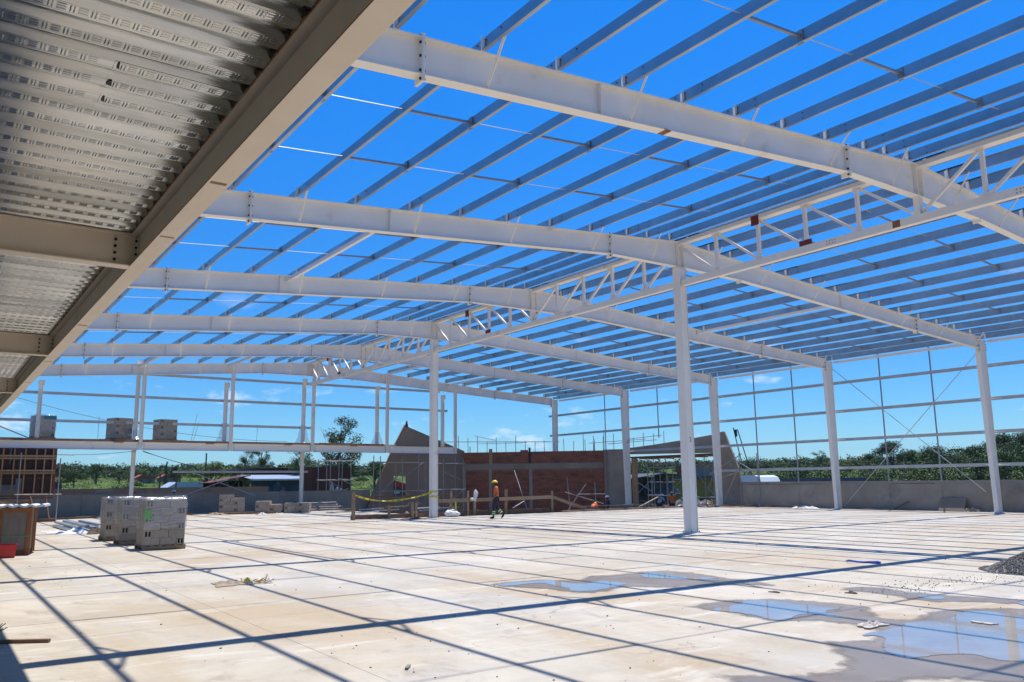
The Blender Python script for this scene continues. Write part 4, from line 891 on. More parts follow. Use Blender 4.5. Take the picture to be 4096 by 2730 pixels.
for i in range(26):
    x = -15.05 + q.uniform(0, .45); y = -4.0 + q.uniform(-.22, .16); l_ = q.uniform(0.05, 0.16); a = q.uniform(0, 6.3); dz = q.uniform(0, 0.06)
    MB().bar((x, y, 0.02), (x + l_ * math.cos(a), y + l_ * math.sin(a), 0.02 + dz), q.uniform(.012, .035), 0.012).build('scrap', 'dryleaf' if i % 3 else 'sheet', t)
MB().blob((-14.98, -3.95, 0.05), 0.055, 4, 8, 6, (1, 1, .9)).build('yellow_lump', 'yellow', t)
for k_ in range(2): MB().path([(-14.72 + .03 * k_, -4.02, 0.01), (-14.70, -4.05, 0.05), (-14.69 + .03 * k_, -4.05, 0.14)], 0.006, 5).build('wire', 'girt', t)
# timber scrap and weed at lower left
tag(MB().bar((-18.72, -7.50, 0.02), (-18.27, -7.78, 0.02), 0.05, 0.035).build('wood_offcut', 'woodd'), 'dark timber offcut on the floor at the left edge, beside the deck shadow', 'offcut')
t = thing('weed', 'small dark spiky weed at the left edge of the floor', 'weed', (-18.78, -7.35, 0))
for i in range(14):
    a = q.uniform(0, 6.3); l_ = q.uniform(.12, .28); MB().path([(-18.78, -7.35, 0), (-18.78 + .05 * math.cos(a), -7.35 + .05 * math.sin(a), l_ * .6), (-18.78 + .16 * math.cos(a), -7.35 + .16 * math.sin(a), l_)], 0.005, 4).build('leaf', 'leafC', t)
# blue flexible item
mb = MB(); pts = [(-4.80, -8.40, 0.03), (-4.86, -8.5, 0.05), (-4.80, -8.62, 0.03), (-4.70, -8.68, 0.02), (-4.6, -8.75, 0.02), (-4.52, -8.9, 0.03)]
t = thing('blue_hose', 'blue plastic hose and cap lying in the rafter shadow on the right', 'hose', (-4.65, -8.65, 0)); mb.path(pts, 0.018, 7).build('hose', 'blue', t)
MB().box(-4.66, -4.50, -8.93, -8.80, 0.0, 0.035).build('cap', 'blue', t)
crumple('litter', (-10.85, -12.6, 0.008), 0.17, 0.10, 0.05, 'paper', 6, 'crumpled white paper in the big puddle at lower right', 'litter', None, 22)
crumple('litter', (-9.78, -13.28, 0.008), 0.04, 0.12, 0.02, 'paper', 7, 'thin white scrap in the puddle near the right edge', 'litter', None, 8)
crumple('litter', (-9.35, -10.2, 0.0), 0.04, 0.07, 0.03, 'woodd', 8, 'small brown curled scrap between the two puddles', 'litter', None, 6)
crumple('litter', (-8.62, -10.95, 0.0), 0.05, 0.07, 0.04, 'rag', 9, 'small dark red scrap among the scattered stones', 'litter', None, 6)
tag(MB().bar((-15.9, -11.3, 0.012), (-15.82, -11.2, 0.012), 0.03, 0.02).build('chip', 'bucketgrey'), 'pale chip on the floor beside the foreground shadow', 'chip')
# scattered stones (uncountable)
mb = MB(); q = random.Random(8)
def stone(x, y, s):
    mb.blob((x, y, s * 0.35), s, q.random() * 1e6, 5, 3, (1, 0.8, 0.7), 0.3)
for i in range(170):
    f = q.random() ** 0.7; stone(-8.3 + f * 3.2 + q.gauss(0, .25), -10.95 - f * 0.35 + q.gauss(0, .35), q.uniform(.005, .014))
for i in range(60): stone(-8.4 + q.gauss(.7, .5), -11.2 + q.gauss(0, .3), q.uniform(.006, .015))
for i in range(420): stone(q.uniform(-18, 8), q.uniform(-16, 8), q.uniform(.004, .015))
for i in range(120): stone(q.uniform(-17, -8), q.uniform(-16.3, -9), q.uniform(.004, .012))
mb.build('scattered_stones', 'bucketgrey', kind='stuff')
# gravel pile at the right edge
mb = MB(); cx, cy, R_, H_ = -3.72, -11.42, 0.86, 0.42
n = 40; vs = []; fs = []
for j in range(12):
    r = R_ * j / 11
    for i in range(n):
        a = 2 * math.pi * i / n; rr = r * (1 + .08 * math.sin(3 * a + 1) + .05 * math.sin(7 * a)); vs.append((cx + rr * math.cos(a), cy + rr * math.sin(a), max(0, H_ * (1 - j / 11) ** 0.9 - 0.035)))
for j in range(11):
    for i in range(n): a = j * n + i; b = j * n + (i + 1) % n; fs.append((a, a + n, b + n, b))
mb.add(vs, fs)
for i in range(4200):
    r = R_ * 1.12 * math.sqrt(q.random()); a = q.uniform(0, 6.283); z = max(0, H_ * (1 - r / R_)) if r < R_ else 0
    s = q.uniform(.009, .023); mb.blob((cx + r * math.cos(a), cy + r * math.sin(a), z + s * .3), s, q.random() * 1e6, 4, 3, (1, .8, .7), .3)
o = mb.build('gravel_pile', 'gravel', kind='stuff'); 

# ------------------------------------------------------------------ formwork wall and scaffold at left
t = thing('formwork_wall', 'tall dark formwork panel with timber studs under the raised floor at left', 'formwork', (-15.8, 28, 0))
X0, X1, YF = -18.6, -14.45, 28.0
for a, b, z0, z1 in ((X0, -16.3, 2.05, 3.5), (-16.3, X1, 2.05, 3.5), (-15.75, X1, 1.35, 2.046), (X0, -16.0, 1.75, 2.046)): MB().box(a, b - .004, YF + 0.05, YF + 0.07, z0, z1).build('ply_panel', 'ply', t)
for i in range(7):
    x = X1 - 0.06 - i * 0.36 - (0.0 if i < 3 else 0.1 * (i - 2)); MB().box(x - 0.03, x + 0.03, YF - 0.04, YF + 0.048, 1.25, 3.46).build('stud', 'wood', t)
for z in (3.12, 3.0, 2.42, 2.3, 1.22, 1.12): MB().box(X0, X1 + 0.05, YF - 0.10, YF - 0.045, z - 0.04, z + 0.04).build('waler', 'wood' if z > 1.3 else 'woodd', t)
MB().box(X1, X1 + 0.09, YF - 0.05, YF + 0.1, 1.3, 3.5).build('edge_post', 'redox', t)
for a, b in (((-14.75, 27.6, 1.2), (-14.55, 27.4, 0.1)), ((-15.4, 27.6, 1.2), (-15.1, 27.3, 0.1))): MB().bar(a, b, 0.07, 0.07).build('raking_prop', 'woodd', t)
MB().box(X0, -14.3, 27.2, 27.6, 0.0, 0.13).build('sole_plate', 'woodd', t)
MB().box(X0, -15.4, 27.0, 27.5, 0.9, 1.0).build('shelf', 'woodd', t)
def scaffold(lab, xs, ys_, z0, z1, levels, diag=(), grp='tube scaffolds', r=0.03):
    t = thing('scaffold', lab, 'scaffold', (xs[0], ys_[0], z0), grp)
    for x in xs:
        for y in ys_: MB().tube((x, y, z0), (x, y, z1 + rnd.uniform(-.2, .25)), r, 6).build('standard', 'tubem', t)
    for z in levels:
        for y in ys_: MB().tube((xs[0] - .15, y - r * 2, z), (xs[-1] + .15, y - r * 2, z + rnd.uniform(-.02, .02)), r, 6).build('ledger', 'tubem', t)
        if len(ys_) > 1:
            for x in xs: MB().tube((x + r * 2, ys_[0] - .1, z - .05), (x + r * 2, ys_[-1] + .1, z - .05), r, 6).build('transom', 'tubem', t)
    for a, b in diag: MB().tube(a, b, r * .85, 6).build('brace', 'tubem', t)
    return t
t = scaffold('tube scaffold frame in front of the dark formwork panel', [-15.95, -14.3], [27.0], 0, 3.0, [1.3], [], 'tube scaffolds')
tag(MB().tube((-14.6, 28.1, 3.2), (-13.6, 27.9, 3.17), 0.02, 6).build('loose_tube', 'tubem'), 'tube end poking right from the top of the formwork panel', 'tube')
tag(MB().bar((-14.6, 28.1, 2.62), (-13.3, 27.9, 2.60), 0.05, 0.03).build('loose_plank', 'woodd'), 'dark plank end poking right from the middle of the formwork panel', 'plank')
tag(MB().bar((-17.2, 31.4, 4.95), (-15.3, 32.0, 4.2), 0.05, 0.05).build('loose_brace', 'tubem'), 'dark diagonal tube leaning on the raised floor at the left edge', 'tube')
for n_, (x, y, l_, a) in enumerate(((-14.3, 29.5, 2.2, 0.2), (-13.0, 30.5, 3.2, 0.05), (-8.9, 30.5, 1.8, 0.1), (-5.6, 29.2, 2.6, -0.35), (-6.4, 30.0, 2.4, -0.2), (-4.2, 28.4, 1.0, 0.2))):
    tag(MB().bar((x, y, 0.05), (x + l_ * math.cos(a), y + l_ * math.sin(a), 0.06), 0.14, 0.09).build('timber_board', ['woodd', 'wood', 'woodo'][n_ % 3]), 'loose timber lying at the foot of the back wall, %s from the left' % ORD[n_], 'timber', 'loose timber along the back wall')
crumple('plastic_sheet', (-6.2, 29.3, 0), 0.5, 0.3, 0.14, 'sand', 12, 'pale sacking on the timbers left of the block stacks', 'sacking')
crumple('plastic_sheet', (-4.3, 27.3, 0), 0.3, 0.15, 0.12, 'sheet', 13, 'white scrap in front of the middle block stack', 'sheeting')
for n_, (x, y, z, l_) in enumerate(((-0.9, 30.8, 0.35, 2.4), (-0.7, 30.9, 0.22, 2.6), (-0.8, 30.8, 0.48, 2.2), (-1.0, 30.7, 0.1, 2.5))):
    tag(MB().tube((x, y, z), (x + l_, y - .3, z + .02), 0.04, 6).build('pipe', 'tubem'), 'grey pipe of the low pile by the back wall, %s from the top' % ORD[(2, 1, 0, 3)[[0.48, 0.35, 0.22, 0.1].index(z)] if False else [0.48, 0.35, 0.22, 0.1].index(z)], 'pipe', 'pile of grey pipes')
crumple('rubble_heap', (-1.6, 30.2, 0), 0.5, 0.4, 0.3, 'rag', 14, 'dark heap of scrap right of the squat block stack', 'scrap heap')

# ------------------------------------------------------------------ timber rail, tape, bag along the slab edge
EY = 16.75
t = thing('timber_rail', 'rough timber guard rail along the edge of the excavation', 'guard rail', (2, EY, -1))
def post(x, y, z0, z1, w=0.13, m='wood', tilt=0.0): MB().bar((x - tilt, y, z0), (x, y, z1), w, 0.05, (0, 1, 0)).build('rail_post', m, t)
# positions read off at the edge line
for x, z1, w, tl in ((-3.70, 1.26, 0.16, 0.0), (-1.91, 0.62, 0.12, 0), (-0.70, 0.72, 0.12, 0), (-0.50, 0.72, 0.10, 0), (1.42, 1.22, 0.12, 0.05), (2.38, 1.20, 0.10, 0.02), (2.78, 1.20, 0.14, 0.05), (4.66, 1.24, 0.16, 0.04), (7.62, 1.12, 0.13, 0.0)): post(x, EY, -1.0, z1, w, 'wood', tl)
MB().bar((0.2, EY - .06, 0.74), (4.1, EY - .06, 0.76), 0.04, 0.17).build('rail_board', 'wood', t)
MB().bar((4.15, EY - .06, 0.76), (7.62, EY - .06, 0.80), 0.04, 0.17).build('rail_board', 'wood', t)
MB().bar((7.66, EY - .06, 0.78), (10.7, EY - .1, -0.12), 0.04, 0.16).build('rail_board', 'wood', t)
MB().bar((-3.2, EY + .1, 1.02), (1.6, EY + .1, 1.0), 0.04, 0.05).build('rail_board', 'woodd', t)
MB().bar((-3.8, EY + .05, 0.12), (1.6, EY + .05, 0.10), 0.05, 0.2).build('toe_board', 'woodd', t)
MB().bar((1.65, EY + .05, 0.0), (7.5, EY + .1, -0.02), 0.05, 0.5).build('toe_board', 'woodd', t)
for x0 in (8.0, 10.3, 12.7, 15.1): tag(MB().bar((x0, 16.45, 0.05), (x0 + 2.25, 16.40, 0.05), 0.09, 0.09).build('edge_timber', 'wood'), 'pale timber laid along the slab edge, %s of four from the left' % ORD[int((x0 - 8) / 2.3)], 'timber', 'timbers on the slab edge')
tag(MB().blob((2.76, EY - .12, 1.05), 0.13, 4, 10, 8, (1.0, .5, 1.4), .18).blob((2.70, EY - .13, 0.85), 0.10, 5, 10, 8, (.8, .5, 1.5), .2).blob((2.56, EY - .13, 0.80), 0.11, 6, 10, 8, (1.3, .5, .6), .2).build('hanging_cloth', 'sheet'), 'grey white cloth hung over a post of the timber rail', 'cloth')
# tape
mb = MB(); ink = MB(); N = 40; A = Vector((-3.70, 16.6, 1.10)); B_ = Vector((-0.18, 15.85, 1.16))
def tp(f): p = A.lerp(B_, f); p.z -= 0.30 * 4 * f * (1 - f) * (1.25 - 0.5 * f); return p
for i in range(N):
    p, p2 = tp(i / N), tp((i + 1) / N); tw = 0.02 * math.sin(i * .8); h = 0.035 + 0.012 * math.sin(i * .37)
    mb.add([p + Vector((0, tw, -h)), p2 + Vector((0, tw, -h)), p2 + Vector((0, -tw, h)), p + Vector((0, -tw, h))], [(0, 1, 2, 3)])
    if i % 3 == 1: ink.add([p.lerp(p2, .1) + Vector((0.0, -.004 + tw * .4, -h * .4)), p.lerp(p2, .8) + Vector((0, -.004 + tw * .4, -h * .4)), p.lerp(p2, .8) + Vector((0, -.004 - tw * .4, h * .4)), p.lerp(p2, .1) + Vector((0, -.004 - tw * .4, h * .4))], [(0, 1, 2, 3)])
t = thing('caution_tape', 'sagging yellow caution tape from a timber post to the cream column', 'caution tape', (-2.5, 16.2, 1)); mb.build('tape', 'yellow', t); ink.build('printed_marks', 'tapeink', t)
mb = MB()
for z, a in ((1.2, .05), (0.98, -.03)): ringbox(mb, -.162, .162, 15.83, 16.17, z - .035, -.163, .163, 15.829, 16.171, z + .035)
mb.build('tape_wrap', 'yellow', t)
tag(MB().bar((1.62, EY - .12, 0.0), (1.60, EY - .1, 0.66), 0.10, 0.03).build('yellow_strip', 'yellow'), 'yellow strip hanging on the timber rail near the white bag', 'tape')
tag(MB().blob((0.98, 16.1, 0.16), 0.24, 7, 12, 8, (1.2, .9, .75), .12).blob((1.27, 16.1, 0.13), 0.19, 8, 12, 8, (1.2, .9, .7), .14).blob((1.10, 16.05, 0.30), 0.09, 9, 8, 6, (1.2, .8, .8), .2).build('white_bag', 'sheet'), 'knotted white plastic bag on the slab edge beside the column', 'bag')
crumple('rubble_heap', (-1.3, 15.6, 0), 0.5, 0.22, 0.10, 'woodd', 22, 'small brown debris left of the column foot', 'debris')
tag(MB().bar((4.95, 16.6, 0.30), (5.9, 16.9, 0.62), 0.03, 0.03).build('stick', 'sheet'), 'thin pale stick poking up right behind the walking worker', 'stick')
for n_, (x, z) in enumerate(((-4.2, .3), (-3.9, .42), (-2.7, .25), (-2.4, .38), (-1.5, .3), (-.9, .45), (0.9, .35), (1.1, .22), (2.2, .3))):
    tag(MB().bar((x, 18.6 + .1 * n_, z), (x + 1.3, 18.7 + .1 * n_, z + .03), 0.12, 0.05).build('stacked_plank', ['tubem', 'wood', 'sheet', 'galvd'][n_ % 4]), 'plank stacked behind the timber rail, %s from the left' % ORD[n_], 'plank', 'planks behind the rail')

# ------------------------------------------------------------------ brick and concrete entrance block
def wallseg(p0, p1, th):
    d = Vector((p1[0] - p0[0], p1[1] - p0[1], 0)); L_ = d.length; d.normalize(); n = Vector((d.y, -d.x, 0)); return d, n, L_
P0, PM, P1 = (11.9, 32.6), (15.0, 29.8), (19.3, 25.75)
t = thing('brick_wall', 'unfinished red brick wall with grey concrete bands behind the walking worker', 'brick wall', (15, 29, -1))
q = random.Random(77)
bk = MB(); mo = MB(); nbr = 0
for (A_, B__) in ((P0, PM), (PM, P1)):
    d, n, L_ = wallseg(A_, B__, .2); a3 = Vector((*A_, 0))
    def W3(s, o, z): return a3 + d * s + n * o + Vector((0, 0, z))
    def pb(mb, s0, s1, o0, o1, z0, z1):
        vs = [W3(s, o, z) for z in (z0, z1) for o in (o0, o1) for s in (s0, s1)]
        mb.add(vs, [(0, 2, 3, 1), (4, 5, 7, 6), (0, 1, 5, 4), (2, 6, 7, 3), (0, 4, 6, 2), (1, 3, 7, 5)])
    pb(mo, 0, L_, -0.2, -0.012, -1, 3.72)
    for r in range(60):
        z = -1 + r * 0.079
        if z > 3.72: break
        if 2.44 < z + .07 < 2.95: continue
        s = -0.12 * (r % 2)
        while s < L_:
            s0, s1 = max(0, s + .006), min(L_, s + 0.234)
            if s1 > s0 + .03 and not (z > 3.6 and q.random() < 0.35):
                pb(bk, s0, s1, -0.011, 0.012 + q.uniform(-.012, .010), z, z + 0.057)
            s += 0.24
    o = MB(); pb(o, -0.02, L_, -0.01, 0.045, 2.5, 2.88); o.build('ring_beam', 'conc2', t)
    for s in ((0.0, 1.9) if A_ == P0 else (0.62,)):
        o = MB(); pb(o, s, s + 0.22, -0.01, 0.036, -1, 2.495); o.build('tie_column', 'conc3', t)
    if A_ == P0:
        o = MB(); pb(o, 1.92, 2.16, -0.01, 0.05, 2.885, 3.95); o.build('column_form', 'wood', t)
    if A_ == PM: 
        o = MB(); pb(o, 0.0, 0.55, -0.15, 0.0, 3.72, 3.84); o.build('brick_course', 'brick', t)
        o = MB(); pb(o, 0.60, 0.74, -0.01, 0.06, 2.9, 4.0); o.build('stub_column', 'ply', t)
mo.build('mortar', 'mortar', t); bk.build('brickwork', 'brick', t, kind='stuff')
t = thing('concrete_wall', 'plain grey concrete corner wall right of the brick wall', 'concrete wall', (20, 25, -1))
MB().prism([(19.3, 25.75), (19.55, 25.95), (20.85, 24.7), (20.6, 24.45)], 'z', -1, 3.78).build('wall_panel', 'conc', t)
MB().prism([(19.2, 25.6), (19.32, 25.75), (19.45, 25.62), (19.33, 25.48)], 'z', -1, 3.66).build('edge_pier', 'conc2', t)
t = thing('entrance_canopy', 'grey concrete beam over the scaffolded entrance opening, rising to the right', 'canopy beam', (21, 20, 3.3))
MB().prism([(24.7, 3.42), (16.75, 3.25), (16.75, 4.42), (19.5, 4.18), (22.4, 3.98), (24.7, 3.86)], 'x', 20.75, 21.0).build('beam', 'conc', t)
MB().box(20.7, 22.4, 16.75, 24.7, 3.14, 3.24).build('soffit_formwork', 'woodd', t)
for y in (17.5, 19, 20.5, 22, 23.5): MB().box(20.6, 22.4, y - .05, y + .05, 3.04, 3.13).build('joist', 'wood', t)
MB().box(20.72, 20.95, 24.1, 24.45, -1, 3.2).build('door_jamb', 'wood', t)
t = thing('concrete_fin', 'tall sloping grey concrete fin wall right of the entrance opening', 'fin wall', (21, 16, -1))
MB().prism([(16.7, -1), (16.7, 4.45), (16.2, 4.55), (15.25, 2.3), (14.85, -1)], 'x', 20.75, 20.98).build('fin', 'conc', t)
MB().bar((20.74, 16.12, 4.5), (20.74, 15.18, 2.25), 0.03, 0.07).bar((20.74, 15.18, 2.25), (20.74, 14.8, -0.2), 0.03, 0.07).build('formwork_strip', 'wood', t)
t = thing('concrete_fin', 'pointed grey concrete panel with a sloping top left of the brick wall', 'fin wall', (9, 33.3, -1))
mb = MB()
o = MB().prism([(4.25, -1), (5.15, 1.05), (6.55, 4.0), (7.45, 5.6), (7.62, 5.5), (7.62, 2.1), (6.6, 2.1), (6.6, -1)], 'y', 33.0, 33.2).build('panel', 'conc2', t)
MB().prism([(7.62, 5.5), (12.3, 3.85), (12.3, -1), (7.62, -1)], 'y', 33.0, 33.2).build('panel', 'conc2', t)
MB().prism([(6.605, 0.7), (7.615, 0.7), (7.615, -1), (6.605, -1)], 'y', 33.0, 33.2).build('panel', 'conc2', t)
MB().prism([(7.44, 5.5), (7.58, 5.9), (7.66, 5.45)], 'y', 32.95, 33.1).build('tip', 'dark', t)
MB().bar((5.1, 32.96, 1.0), (6.5, 32.96, 3.95), 0.05, 0.06).build('edge_strip', 'wood', t)
MB().bar((6.5, 32.96, 3.95), (7.5, 32.96, 5.7), 0.05, 0.05).build('edge_strip', 'woodd', t)
for x in (8.9, 10.3, 11.5): MB().box(x - .008, x + .008, 32.985, 32.998, -1, 3.9).build('joint_fillet', 'conc', t)
# scaffolds
scaffold('tube scaffold in front of the pointed concrete panel, left part', [4.9, 6.55, 8.3], [31.6, 32.6], -1, 3.3, [1.1, 3.0], [((6.6, 31.5, 1.1), (8.2, 31.5, 0.0)), ((8.3, 31.5, 1.1), (6.6, 31.5, 0)), ((5.0, 31.5, 1.1), (6.4, 31.5, 2.3)), ((6.6, 31.5, 2.0), (8.1, 31.5, 3.0))])
scaffold('tube scaffold in front of the pointed concrete panel, right part behind the column', [9.6, 11.2], [31.4, 32.5], -1, 3.4, [1.15, 2.95], [((9.7, 31.3, 1.1), (8.4, 31.3, 0.1)), ((11.2, 31.3, 1.15), (9.8, 31.3, 0.1)), ((9.4, 31.3, 2.4), (10.9, 31.3, 1.8))])
scaffold('open tube scaffold standing left of the pointed concrete panel', [3.0, 3.9, 4.8], [36, 37.5], -1, 3.5, [1.9, 3.2], [((3.0, 35.9, 1.9), (4.6, 35.9, 1.0)), ((3.9, 35.9, 2.0), (5.3, 35.9, 1.3)), ((2.6, 35.9, 0.4), (4.6, 35.9, 1.3))])
scaffold('tube scaffold filling the entrance opening, left part', [21.8, 22.4], [22.2, 23.4, 24.0], -0.9, 3.0, [0.6, 1.5, 2.5, 2.8], [])
scaffold('tube scaffold propping the entrance canopy, right part', [21.4, 22.2], [17.3, 18.4, 19.9], -0.9, 3.0, [2.6, 0.5], [((21.3, 17.3, 2.6), (21.3, 18.3, 0.6)), ((21.3, 19.3, 2.3), (21.3, 17.4, 0.4)), ((21.3, 17.2, 1.4), (21.3, 18.6, 2.7))])
scaffold('tube scaffold right of the sloping concrete fin', [20.2], [14.6, 13.3], 0, 2.9, [1.9], [((20.1, 16.4, 1.6), (20.1, 13.9, 2.2)), ((20.1, 15.9, 0.2), (20.1, 14.6, 2.3)), ((20.1, 16.9, 1.9), (20.1, 14.3, 3.1)), ((20.1, 15.1, 2.9), (20.1, 13.6, 2.1))])
t = scaffold('tube guard rail standing on top of the brick wall', [12.4], [32.4], 3.7, 4.3, [])
for i in range(16):
    f = i / 15; x = 12.0 + 7.6 * f; y = 33.3 - 7.2 * f; MB().tube((x, y, 3.5), (x + rnd.uniform(-.04, .04), y, 4.35 + rnd.uniform(0, .65)), 0.022, 6).build('standard', 'tubem', t)
MB().tube((10.9, 34.3, 4.55), (17.3, 28.2, 4.40), 0.028, 6).build('ledger', 'tubem', t)
MB().tube((13.0, 32.2, 4.35), (15.6, 29.8, 4.38), 0.02, 6).build('ledger', 'tubem', t)
MB().tube((12.9, 32.6, 4.95), (14.1, 31.6, 4.6), 0.02, 6).build('brace', 'tubem', t)
t = scaffold('tube guard rails above the concrete corner wall', [19.0], [26.4], 3.7, 4.4, [])
for i in range(9):
    f = i / 8; x = 18.6 + 2.4 * f; y = 26.9 - 5.4 * f; MB().tube((x, y, 3.6), (x, y, 4.5 + rnd.uniform(0, .5)), 0.022, 6).build('standard', 'tubem', t)
for z, a, b in ((4.25, (18.7, 26.6), (20.6, 22.8)), (4.15, (19.4, 25.4), (20.7, 21.9)), (4.45, (20.2, 24.2), (20.9, 21.6))): MB().tube((*a, z), (*b, z + .15), 0.022, 6).build('ledger', 'tubem', t)
for n_, (x, y) in enumerate(((18.6, 15.9), (19.2, 15.2), (19.0, 14.5), (18.2, 15.5), (19.5, 13.9), (17.4, 16.0), (19.6, 12.4), (19.9, 10.8))):
    a = rnd.uniform(-1.4, 0.2); l_ = rnd.uniform(.9, 2.0); z = 0.05 + 0.05 * (n_ % 3)
    tag(MB().bar((x, y, z), (x + l_ * math.cos(a) * .5, y + l_ * math.sin(a), z + .02), 0.12, 0.05).build('timber_board', ['woodo', 'wood', 'woodd'][n_ % 3]), 'board in the timber litter at the foot of the sloping fin, %s from the left' % ORD[n_], 'timber', 'timber litter by the fin wall')
crumple('plastic_sheet', (19.8, 9.9, 0), 0.3, 0.8, 0.14, 'sheet', 31, 'white scraps at the foot of the right wall left of the braced bay', 'sheeting')
crumple('rubble_heap', (19.9, 6.2, 0), 0.15, 2.0, 0.05, 'rag', 32, 'thin line of dark debris under the right wall', 'debris')
crumple('rubble_heap', (19.9, 1.2, 0), 0.2, 0.35, 0.22, 'sand', 33, 'small pale heap beside the leaning board at the right wall', 'debris')
tag(MB().prism([(19.95, 0.02), (19.99, 0.02), (20.30, 0.62), (20.27, 0.62)], 'y', 1.55, 2.75).build('leaning_board', 'conc2'), 'pale board leaning against the right low wall near the edge column', 'board')
tag(MB().bar((20.0, 5.0, 0.05), (20.3, 4.35, 0.42), 0.05, 0.05).build('leaning_stick', 'woodd'), 'dark stick leaning on the right low wall in the braced bay', 'stick')
tag(MB().bar((9.2, 17.4, -0.5), (12.2, 16.9, 0.75), 0.16, 0.05).build('ramp_plank', 'wood'), 'sloping plank rising in front of the tall column from the excavation', 'plank')
bpy.data.objects['ramp_plank'].location = (4.6, 1.2, -0.15)
tag(MB().box(9.2, 15.5, 17.2, 17.25, 0.22, 0.25).build('rail_string', 'tubem'), 'thin horizontal tube over the excavation by the concrete corner', 'tube')

# ------------------------------------------------------------------ sheds, fences and vehicles outside
t = thing('shed', 'dark open shed with a bright metal roof behind the back wall', 'shed', (6, 58, -1))
gy = gz(6, 58)
MB().box(4.9, 10.9, 58.0, 58.1, -1, 2.05).build('wall', 'bluegrey', t)
MB().box(1.3, 4.9, 60.6, 60.7, -1, 2.0).build('wall', 'ply', t)
MB().box(10.8, 10.95, 57.4, 62, -1, 2.5).build('wall', 'ply', t)
MB().prism([(1.1, 1.78), (4.6, 2.42), (4.6, 2.50), (1.1, 1.86)], 'y', 57.4, 61.5).build('roof', 'rustsheet', t)
mb = MB()
for i in range(40):
    x0 = 4.62 + i * 0.16; mb.add([(x0, 57.2, 2.12), (x0 + .08, 57.2, 2.17), (x0 + .16, 57.2, 2.12), (x0, 61.5, 2.52), (x0 + .08, 61.5, 2.57), (x0 + .16, 61.5, 2.52)], [(0, 1, 4, 3), (1, 2, 5, 4)])
mb.build('metal_roof', 'roofm', t)
MB().box(4.62, 11, 57.16, 57.2, 2.0, 2.12).build('fascia', 'sheet', t)
for x in (1.4, 2.6, 3.6, 4.8): MB().box(x - .06, x + .06, 57.5, 57.6, -1, 1.9).build('post', 'woodd', t)
for a, b in (((1.4, 1.3), (2.5, 1.9)), ((2.6, 1.2), (3.6, 2.1)), ((3.6, 1.2), (4.8, 2.2)), ((4.8, 1.3), (3.7, 2.1))): MB().bar((a[0], 57.5, a[1]), (b[0], 57.5, b[1]), .07, .07).build('truss_member', 'woodd', t)
crumple('tarpaulin', (7.2, 57.0, 0.1), 2.0, 0.25, 1.5, 'tarp', 41, 'dark tarpaulin slumped along the front of the shed', 'tarpaulin')
t = thing('sheet_fence', 'tall rusty brown sheet metal fence right of the shed', 'fence', (8, 46, -1), 'rusty sheet fences')
for i in range(7):
    x = 5.35 + i * .57; MB().box(x, x + .56, 46 + .02 * (i % 2), 46.03 + .02 * (i % 2), -1, 2.93 + rnd.uniform(-.03, .03)).build('rusty_sheet', 'rustsheet', t)
MB().box(5.22, 5.33, 45.9, 46.0, -1, 2.7).build('post', 'woodd', t)
t = thing('sheet_fence', 'rusty sheet strip rising behind the bright shed roof', 'fence', (6, 62, -1), 'rusty sheet fences')
for i in range(9): MB().box(6.6 + i * .7, 7.28 + i * .7, 63, 63.03, -1, 3.3 + rnd.uniform(-.04, .04)).build('rusty_sheet', 'rustsheet', t)
crumple('scrap_heap', (6.3, 42, -0.3), 1.2, 0.6, 1.9, 'galvd', 42, 'heap of grey metal scrap in front of the rusty fence', 'scrap heap')
for n_, (x, y, w_) in enumerate(((12.6, 150, 3.4), (17.6, 153, 3.8))):
    g0 = gz(x, y)
    t = thing('small_house', ['small house with a red tiled roof far off in the field', 'second red roofed house right of the first in the field'][n_], 'house', (x, y, g0))
    MB().box(x, x + w_, y, y + 3, g0 - .3, g0 + 1.0).build('wall', 'conc2', t); MB().prism([(x - .3, g0 + 1.0), (x + w_ + .3, g0 + 1.0), (x + w_ * .7, g0 + 1.7), (x + w_ * .3, g0 + 1.7)], 'y', y - .3, y + 3.3).build('roof', 'rooftile', t)
    for k_ in (.5, w_ - 1.2): MB().box(x + k_, x + k_ + .6, y - .05, y - .005, g0 + .3, g0 + .8).build('window', 'glass', t)
t = thing('metal_hut', 'low hut with a pale blue metal roof beyond the wrapped pallets', 'hut', (3.2, 72, -0.6))
MB().box(1.0, 4.0, 72, 75, -1, 1.5).build('wall', 'bluegrey', t); MB().prism([(.7, 1.45), (4.3, 1.45), (4.0, 1.95), (1.6, 2.0)], 'y', 71.5, 75.3).build('roof', 'roofm', t)
t = thing('shipping_container', 'rust brown container with two pale windows beyond the back wall', 'container', (-1.0, 48, -1))
MB().box(-4.3, 0.3, 48, 50, -1, 1.42).build('body', 'rustsheet', t)
for x in (-3.3, -1.2): MB().box(x, x + .6, 47.95, 47.995, .75, 1.25).build('window', 'sheet', t)
for i in range(2): MB().box(-6.0 + i * 1.2, -5.93 + i * 1.2, 46, 46.07, -1, 2.4).v
for n_, x in enumerate((-6.1, -5.0)): tag(MB().box(x, x + .09, 44, 44.09, -1, 2.35).build('timber_pole', 'woodd'), 'dark upright pole beyond the back wall, %s one' % ('left' if n_ == 0 else 'right'), 'pole', 'dark poles beyond the back wall')
tag(MB().box(3.9, 4.02, 70, 70.1, -1, 4.9).build('timber_pole', 'woodd'), 'tall dark pole rising behind the tube between the posts', 'pole')
t = thing('covered_load', 'grey sheeted load beyond the back wall beside the formwork', 'covered load', (-14.8, 42, -1))
MB().prism([(-16.0, -1), (-13.6, -1), (-13.6, 2.0), (-14.1, 2.35), (-16.0, 2.4)], 'y', 41, 43).build('cover', 'conc2', t)
